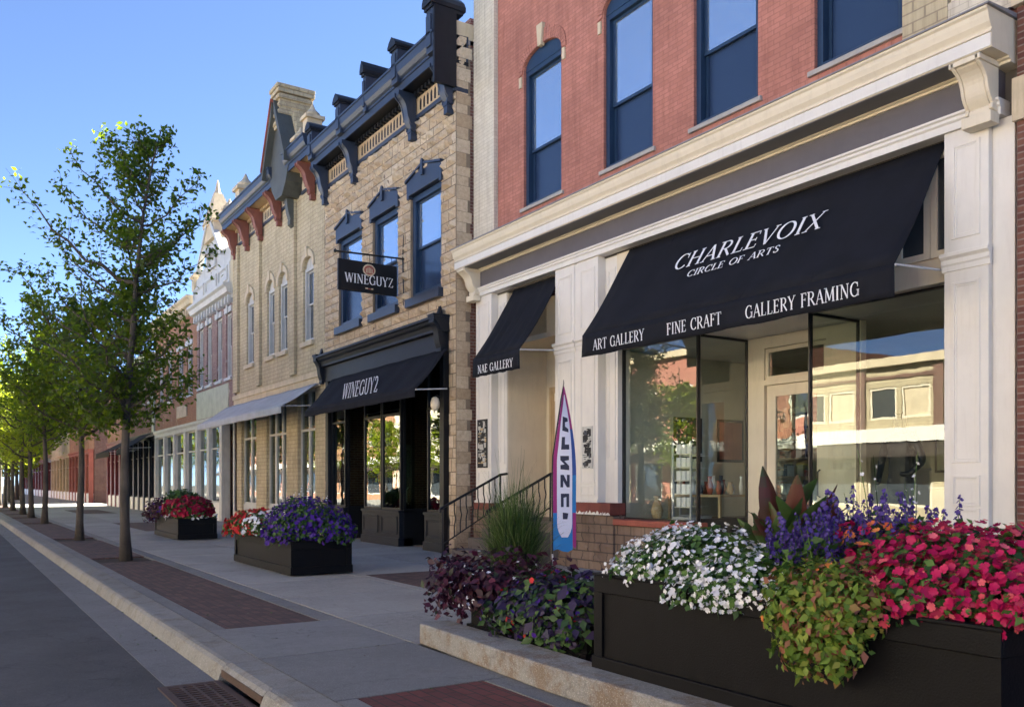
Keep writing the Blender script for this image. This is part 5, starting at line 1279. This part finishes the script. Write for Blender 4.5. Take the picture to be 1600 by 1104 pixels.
# foreground planter ---------------------------------------------------------------
bush('white_begonia', (4.22, 4.05, .86), [((0, .15, .08), (.34, .62, .26), 4), ((-.12, -.42, 0), (.30, .38, .22), 2), ((-.25, -.22, -.06), (.20, .34, .16), 1.2), ((-.05, .55, .02), (.30, .30, .16), 1.2)], 'green', 5200, .055,
     [('white', 2300, .0175, FL4, None, (.93, 1.12))], 'white flowering begonias spilling over the left end of the long planter', 'flowers', None, 5, z0=.8)
bush('pink_petunia', (4.40, 2.45, .92), [((0, 0, .05), (.46, .62, .30), 4), ((-.25, .15, -.02), (.30, .42, .22), 2), ((-.22, -.35, 0), (.28, .35, .20), 1.6), ((.45, -.3, .06), (.40, .5, .28), 1.6)], 'green', 5600, .055,
     [('pink', 2300, .0225, FL5, None, (.90, 1.14)), ('rose', 420, .021, FL5, None, (.98, 1.16)), ('magenta', 500, .023, FL5, None, (.86, 1.04))], 'mound of crimson pink flowers at the right end of the long planter', 'flowers', None, 6, z0=.8)
bush('lime_coleus', (3.88, 2.92, .84), [((0, .05, .02), (.22, .34, .22), 3), ((-.11, 0, -.10), (.14, .27, .26), 2.4), ((-.04, -.12, .06), (.2, .24, .2), 1.2)], 'lime', 3600, .055, [('orange', 22, .022, FL5, (0, 2), (1., 1.1))],
     'lime and copper foliage trailing over the planter front below the purple spikes', 'plant', None, 7, low=-.95, z0=.8)
bush('rose_begonia', (4.45, 3.0, 1.0), [((0, 0, .05), (.26, .34, .22), 3)], 'green', 1100, .05, [('pink', 80, .03, FL5, None, (.97, 1.1)), ('orange', 50, .03, FL5, None, (1., 1.15))], 'small coral and orange flowers among the purple spikes', 'flowers', None, 8, z0=.8)
# canna: broad pointed leaves
def broadleaf(mb, base, tip, wid, bend, rg, n=9):
    base, tip = Vector(base), Vector(tip); d = tip - base; side = d.cross(Vector((rg.uniform(-.4, .4), rg.uniform(-.4, .4), 1)) if d.normalized().z < .9 else RV * 1).normalized() if d.length else RV
    if abs(d.normalized().z) > .6: side = (RV * rg.uniform(.5, 1) + DV * rg.uniform(-.8, .8)).normalized()
    nrm = d.cross(side).normalized(); vs = []
    for i in range(n + 1):
        t = i / n; w_ = wid * (max(0., math.sin(math.pi * t ** .75)) ** .8) * (1 if t < .98 else 0) + .004
        c_ = base + d * t + nrm * bend * math.sin(math.pi * t * .5) ** 2 * d.length + Vector((0, 0, -abs(bend) * .6 * t * t * d.length))
        rip = .02 * math.sin(i * 2.1)
        vs += [c_ - side * w_ + nrm * (.22 * w_ + rip * w_ * 4), c_ - side * w_ * .5 + nrm * .05 * w_, c_, c_ + side * w_ * .5 + nrm * .05 * w_, c_ + side * w_ + nrm * (.22 * w_ - rip * w_ * 4)]
    fs = [(i * 5 + k, i * 5 + k + 1, (i + 1) * 5 + k + 1, (i + 1) * 5 + k) for i in range(n) for k in range(4)]
    b = len(mb.v); mb.v += [tuple(v) for v in vs]; mb.f += [tuple(q + b for q in f) for f in fs]
    c0 = rg.random(); mb.r += [min(1, max(0, c0 + rg.uniform(-.12, .12) + .25 * math.sin(i * .8))) for i in range(n) for k in range(4)]
ca = empty('canna', (4.45, 3.72, .8), 'large bronze green canna leaves rising beside the shop door', 'plant'); rg = random.Random(9)
mb = MB()
LV = []
for i in range(46):
    a = rg.uniform(0, 2 * math.pi); l_ = rg.uniform(.14, .38); zz = rg.uniform(.92, 1.18)
    LV.append(((4.45 + rg.uniform(-.1, .1), 3.66 + rg.uniform(-.14, .14), zz), (4.45 + math.cos(a) * l_ * .8, 3.66 + math.sin(a) * l_, zz + rg.uniform(.12, .48)), rg.uniform(.035, .075)))
LV += [((4.45, 3.7, 1.0), (4.36, 3.80, 1.62), .085), ((4.42, 3.62, 1.0), (4.42, 3.55, 1.58), .08), ((4.5, 3.6, .95), (4.55, 3.40, 1.52), .075), ((4.35, 3.72, .9), (4.12, 3.86, 1.18), .07), ((4.3, 3.6, .88), (4.08, 3.56, 1.10), .07)]
for b_, t_, w_ in LV: broadleaf(mb, b_, t_, w_, rg.uniform(-.15, .2), rg)
mb.build('leaves', LEAF['canna'], ca, smooth=True)
mb = MB()
for i in range(5): mb.tube([(4.42 + rg.uniform(-.08, .1), 3.66 + rg.uniform(-.1, .1), .78), (4.43 + rg.uniform(-.08, .1), 3.66 + rg.uniform(-.1, .1), 1.2)], [.014, .008], 6)
mb.build('stems', LEAF['green'], ca)
# spikes: salvia and others
def spikes(name, pts, h, matp, n_fl, fs, label, seed=1, cat_='flowers', leafm='green', z0=.8, group=None, lsz=.07):
    rng = np.random.default_rng(seed); rg = random.Random(seed); root = empty(name, (sum(p[0] for p in pts) / len(pts), sum(p[1] for p in pts) / len(pts), z0), label, cat_, group)
    mb = MB(); FP, FN, LP, LN = [], [], [], []
    for (x, y, z) in pts:
        hh = h * rg.uniform(.65, 1.15); tx, ty = rg.uniform(-.12, .12), rg.uniform(-.12, .12)
        b, t = Vector((x, y, z)), Vector((x + tx, y + ty, z + hh)); mb.tube([b, b.lerp(t, .5) + Vector((tx * .2, 0, 0)), t], [.004, .003, .0015], 4, False)
        for k in range(n_fl):
            q = .35 + .65 * k / n_fl; p = b.lerp(t, q); a = k * 2.4
            rr = .022 * (1.25 - q); dv = Vector((math.cos(a), math.sin(a), .5)); FP.append(tuple(p + dv * rr)); FN.append(tuple(dv))
        for k in range(16):
            p = b.lerp(t, rg.uniform(0, .6)); dv = (rg.uniform(-1, 1), rg.uniform(-1, 1), rg.uniform(.3, 1)); LP.append(tuple(p)); LN.append(dv)
    mb.build('stems', LEAF['green'], root)
    V, F, r_ = scatter(FL4[0], FL4[1], np.array(FP), np.array(FN), fs * rng.uniform(.5, 1.25, len(FP)), rng, .3); np_mesh('flowers', V, F, r_, PETAL[matp], root)
    V, F, r_ = scatter(LEAF_V, LEAF_F, np.array(LP), np.array(LN), lsz * rng.uniform(.7, 1.3, len(LP)), rng, .4); np_mesh('foliage', V, F, r_, LEAF[leafm], root)
    return root
rg = random.Random(17)
spikes('blue_salvia', [(4.15 + rg.uniform(-.12, .35), 3.30 + rg.uniform(-.32, .26), .88 + rg.uniform(0, .1)) for _ in range(64)], .36, 'blue', 26, .014, 'blue purple salvia spikes left of the coral flowers in the long planter', 2)
spikes('blue_salvia', [(4.60 + rg.uniform(-.25, .24), 3.18 + rg.uniform(-.42, .45), .92 + rg.uniform(0, .1)) for _ in range(62)], .44, 'blue', 26, .014, 'blue purple salvia spikes at the back behind the pink flowers', 3)
spikes('snapdragon', [(4.75 + rg.uniform(-.08, .08), 3.18 + rg.uniform(-.2, .15), .98) for _ in range(9)], .64, 'white', 6, .012, 'tall green stems with few pale buds against the right shop window', 4)
bush('white_alyssum', (4.85, 2.35, 1.0), [((0, 0, .04), (.2, .5, .16), 1)], 'green', 700, .04, [('white', 160, .018, FL4, None, (.98, 1.1))], 'small white flowers peeking behind the crimson mound', 'flowers', None, 31, z0=.8)
# trough behind the ledge -----------------------------------------------------------
bush('purple_loropetalum', (4.35, 6.85, .45), [((0, .10, .06), (.42, .5, .34), 3), ((-.1, .5, .0), (.36, .42, .30), 2), ((.2, -.35, .05), (.36, .4, .3), 1.6), ((-.15, .75, .18), (.2, .22, .2), .5)], 'purple', 2600, .085, [('white', 60, .018, FL4, (0,), (1., 1.1))],
     'dark purple leaved shrub arching over the left end of the ledge', 'shrub', None, 12, low=-.7, z0=.3, leafshell=(.4, 1.25))
bush('plum_foliage', (4.35, 5.95, .42), [((0, 0, .02), (.40, .62, .30), 3), ((-.15, -.3, -.04), (.28, .42, .28), 2), ((.1, -.42, .1), (.34, .3, .26), 1.4), ((-.2, .35, -.06), (.26, .36, .24), 1.4)], 'plumgreen', 3000, .10, [('red', 26, .030, FL5, (0,), (1.02, 1.1)), ('violet', 110, .024, FL5, None, (.98, 1.08))],
     'mixed plum and green bedding plants filling the low trough', 'plants', None, 13, low=-.8, z0=.3)
# scarlet clump of blossoms
bush('scarlet_flower', (4.72, 6.55, .62), [((0, 0, 0), (.10, .12, .08), 1)], 'green', 160, .05, [('red', 45, .035, FL5, None, (.9, 1.1))], 'small scarlet flower cluster at the foot of the ornamental grass', 'flowers', None, 14, z0=.4)
# ornamental grass
def grass_tuft(c, n, h, spread, label, seed=1, name='ornamental_grass', wid=.006, mat='grass', droop=1.):
    rng = np.random.default_rng(seed); root = empty(name, c, label, 'grass'); k = 6
    az = rng.uniform(0, 2 * np.pi, n); hh = h * rng.uniform(.45, 1.1, n); out = spread * rng.uniform(.1, 1., n) ** .8
    V = np.zeros((n, (k + 1) * 2, 3)); b = np.stack([c[0] + rng.normal(0, .07, n), c[1] + rng.normal(0, .07, n), np.full(n, c[2])], 1)
    sdv = np.stack([-np.sin(az + rng.normal(0, .9, n)), np.cos(az), np.zeros(n)], 1)
    for i in range(k + 1):
        t = i / k; r_ = out * t ** 1.7; z = hh * (t - .38 * droop * (out / spread) * t ** 3.2)
        ctr = b + np.stack([np.cos(az) * r_, np.sin(az) * r_, z], 1); w_ = wid * (1 - t ** 2) + .0006
        V[:, i * 2] = ctr - sdv * w_; V[:, i * 2 + 1] = ctr + sdv * w_
    f = np.array([(i * 2, i * 2 + 1, i * 2 + 3, i * 2 + 2) for i in range(k)])
    F = (f[None] + (np.arange(n) * (k + 1) * 2)[:, None, None]).reshape(-1, 4)
    np_mesh('blades', V.reshape(-1, 3), F, np.repeat(rng.random(n), k), LEAF[mat], root); return root
grass_tuft((5.25, 8.0, .1), 2000, 1.50, .56, 'tall green ornamental grass clump beside the feather flag', 5)
grass_tuft((5.2, 8.05, .1), 170, 1.95, .50, 'thin feathery grass plumes above the green clump by the stair rail', 6, 'plume_grass', .003)
bush('green_groundcover', (5.2, 6.4, .2), [((0, 0, 0), (.5, .9, .32), 3), ((.1, .9, 0), (.4, .5, .3), 1)], 'green', 2400, .06, [], 'low green leafy plants behind the trough under the flag', 'plants', None, 15, z0=.13)
# planter two
bush('red_geranium', (4.95, 16.35, .62), [((0, 0, .08), (.52, .80, .30), 3), ((-.25, .35, .0), (.30, .5, .26), 1)], 'green', 2000, .075, [('red', 560, .040, FL5, None, (.95, 1.1))], 'red flowers at the far end of the middle planter', 'flowers', None, 21, z0=.5)
bush('white_petunia', (4.98, 15.35, .66), [((-.15, 0, .04), (.42, .55, .30), 2), ((.25, .1, .20), (.35, .45, .28), 2)], 'green', 1700, .07, [('white', 420, .034, FL5, None, (.95, 1.1))], 'white flowers in the middle of the winery planter', 'flowers', None, 22, z0=.5)
bush('violet_petunia', (5.10, 14.25, .66), [((0, 0, .14), (.62, .72, .44), 4), ((-.3, .1, -.02), (.34, .60, .32), 2), ((.3, -.4, .0), (.40, .42, .34), 1.6)], 'green', 3600, .07, [('violet', 1250, .034, FL5, None, (.88, 1.1)), ('blue', 200, .030, FL5, None, (.95, 1.12))], 'violet petunia mound at the near end of the winery planter', 'flowers', None, 23, z0=.5)
grass_tuft((5.3, 14.9, .6), 160, .75, .42, 'spiky green and white plant behind the violet mound', 24, 'spiky_plant', .010)
spikes('white_gaura', [(5.25 + rg.uniform(-.25, .25), 14.6 + rg.uniform(-.5, .5), .8) for _ in range(18)], .62, 'white', 9, .016, 'loose white blossom stems above the winery planter', 25, z0=.5, lsz=.09)
# planter one
bush('crimson_petunia', (5.62, 25.0, .66), [((0, 0, .10), (.60, .95, .36), 3), ((.1, .1, -.06), (.60, 1.0, .24), 1)], 'green', 1500, .10, [('magenta', 800, .050, FL5, (0,), (.95, 1.1)), ('white', 90, .045, FL5, (1,), (1., 1.12))], 'dark crimson flower mound with white edging in the farther planter', 'flowers', None, 26, z0=.5)
bush('purple_foliage', (5.4, 26.8, .62), [((0, 0, .10), (.50, .75, .38), 3), ((-.2, .3, 0), (.4, .5, .34), 1)], 'purple', 1300, .11, [('violet', 60, .045, FL5, None, (1., 1.1))], 'dark purple foliage at the far end of the farther planter', 'plant', None, 27, z0=.5, low=-.7)
bush('green_dracaena', (5.7, 26.2, .85), [((0, 0, .12), (.45, .7, .34), 1)], 'green', 900, .14, [], 'green leafy plant at the top of the farther planter', 'plant', None, 28, z0=.5)

# ================================================================== FEATHER FLAG
FX, FY, FS = 8.0, 10.87, 1.293
ff = empty('feather_flag', (FX, FY, 0), 'tall white feather flag with rainbow blue and magenta border and dark letters', 'flag')
u = RV; wob = DV
top = 2.72; bot = .66
def half(z):                                           # left and right edge offsets
    t = (z - bot) / (top - bot)
    return (-.12 + .15 * max(0, t - .55) / .45 * .9, .155 * (1 - max(0, (t - .45) / .55) ** 1.8) - .0)
def fl_pt(s_, z, off=0): 
    l, r_ = half(z); return Vector((FX, FY, 1.5 + (z - 1.5) * FS)) + u * (l + (r_ - l) * s_) * FS + wob * (.03 * math.sin(z * 5 + s_ * 2) + off)
nz_, ns_ = 34, 8
M['fmag'] = paint('magenta_border_print', (.33, .03, .18), .8, .1, 0.); M['fblu'] = paint('blue_border_print', (.02, .19, .50), .8, .15, 0.); M['fpur'] = paint('purple_border_print', (.12, .05, .35), .8, .1, 0.)
M['fnavy'] = paint('deep_blue_border_print', (.03, .08, .30), .8, .1, 0.); M['fwhite'] = paint('white_flag_print', (.70, .71, .84), .8, .05, 0.); M['fblack'] = paint('dark_letter_print', (.03, .035, .07), .8, .1, 0.)
def strip(f, za, zb, sa, sb, off=0., nz_=30, ns_=4, ragged=0):
    mb = MB(); vs = []
    for j in range(nz_ + 1):
        z = za + (zb - za) * j / nz_
        a, b = (sa(z), sb(z))
        for i in range(ns_ + 1): vs.append(fl_pt(a + (b - a) * i / ns_, z + (ragged * math.sin(i * 1.8) if j == 0 else 0), off))
    mb.add(vs, [(j * (ns_ + 1) + i, j * (ns_ + 1) + i + 1, (j + 1) * (ns_ + 1) + i + 1, (j + 1) * (ns_ + 1) + i) for j in range(nz_) for i in range(ns_)], .5)
    return mb
wl = lambda z: .17 + (0.3 * max(0, (1.02 - z) / .2) ** 2 if z < 1.02 else 0) + .3 * max(0, (z - 2.2) / .4) ** 2
wr = lambda z: .83 - (0.3 * max(0, (1.02 - z) / .2) ** 2 if z < 1.02 else 0) - .3 * max(0, (z - 2.2) / .4) ** 2
one, zero = (lambda z: 1.), (lambda z: 0.)
strip(ff, 2.15, 2.66, zero, one).build('red_border', 'fmag', ff, smooth=True)
strip(ff, 1.60, 2.15, zero, lambda z: .5).build('red_border', 'fmag', ff, smooth=True); strip(ff, 1.60, 2.15, lambda z: .5, one).build('blue_border', 'fnavy', ff, smooth=True)
strip(ff, 1.15, 1.60, zero, lambda z: .5).build('magenta_border', 'fmag', ff, smooth=True); strip(ff, 1.15, 1.60, lambda z: .5, one).build('blue_border', 'fblu', ff, smooth=True)
strip(ff, .70, 1.15, zero, lambda z: .85, ragged=.02).build('blue_border', 'fblu', ff, smooth=True); strip(ff, .74, 1.15, lambda z: .85, one, ragged=.02).build('magenta_border', 'fmag', ff, smooth=True)
strip(ff, .86, 2.56, wl, wr, -.004).build('white_panel', 'fwhite', ff, smooth=True)
# letters run down the flag
seqs = [[(.3, .02), (.72, .0), (.72, -.04), (.5, -.05), (.5, -.10), (.72, -.13), (.72, -.17), (.32, -.15)],
        [(.32, 0), (.5, 0), (.5, -.09), (.72, -.09), (.72, -.15), (.32, -.15)],
        [(.3, 0), (.7, 0), (.7, -.05), (.5, -.06), (.7, -.12), (.7, -.17), (.32, -.16), (.32, -.11), (.5, -.10), (.32, -.05)],
        [(.32, 0), (.46, 0), (.60, -.08), (.60, 0), (.72, 0), (.72, -.15), (.60, -.15), (.44, -.07), (.44, -.15), (.32, -.15)],
        [(.34, 0), (.70, 0), (.70, -.16), (.58, -.16), (.58, -.04), (.46, -.05), (.46, -.16), (.34, -.16)],
        [(.42, 0), (.66, -.01), (.62, -.08), (.42, -.08)]]
zc_ = 2.28
for q in seqs:
    mb = MB(); pts = [fl_pt(s_ * 1., zc_ + dz, -.009) for s_, dz in q]; n_ = len(pts)
    mb.add(pts + [p + wob * .002 for p in pts], [tuple(range(n_))] + [tuple(range(2 * n_ - 1, n_ - 1, -1))]); mb.build('letter', 'fblack', ff); zc_ -= .225
MB().tube([fl_pt(0, .66) - u * .012, Vector((FX, FY, .005)) - u * .12], .014, 8).build('pole', 'metal', ff)
MB().tube([fl_pt(0, z) - u * .012 for z in np.linspace(.66, 2.5, 12)] + [fl_pt(.5, 2.70), fl_pt(.6, 2.74)], [.011] * 12 + [.006, .003], 8).build('pole', 'iron', ff)
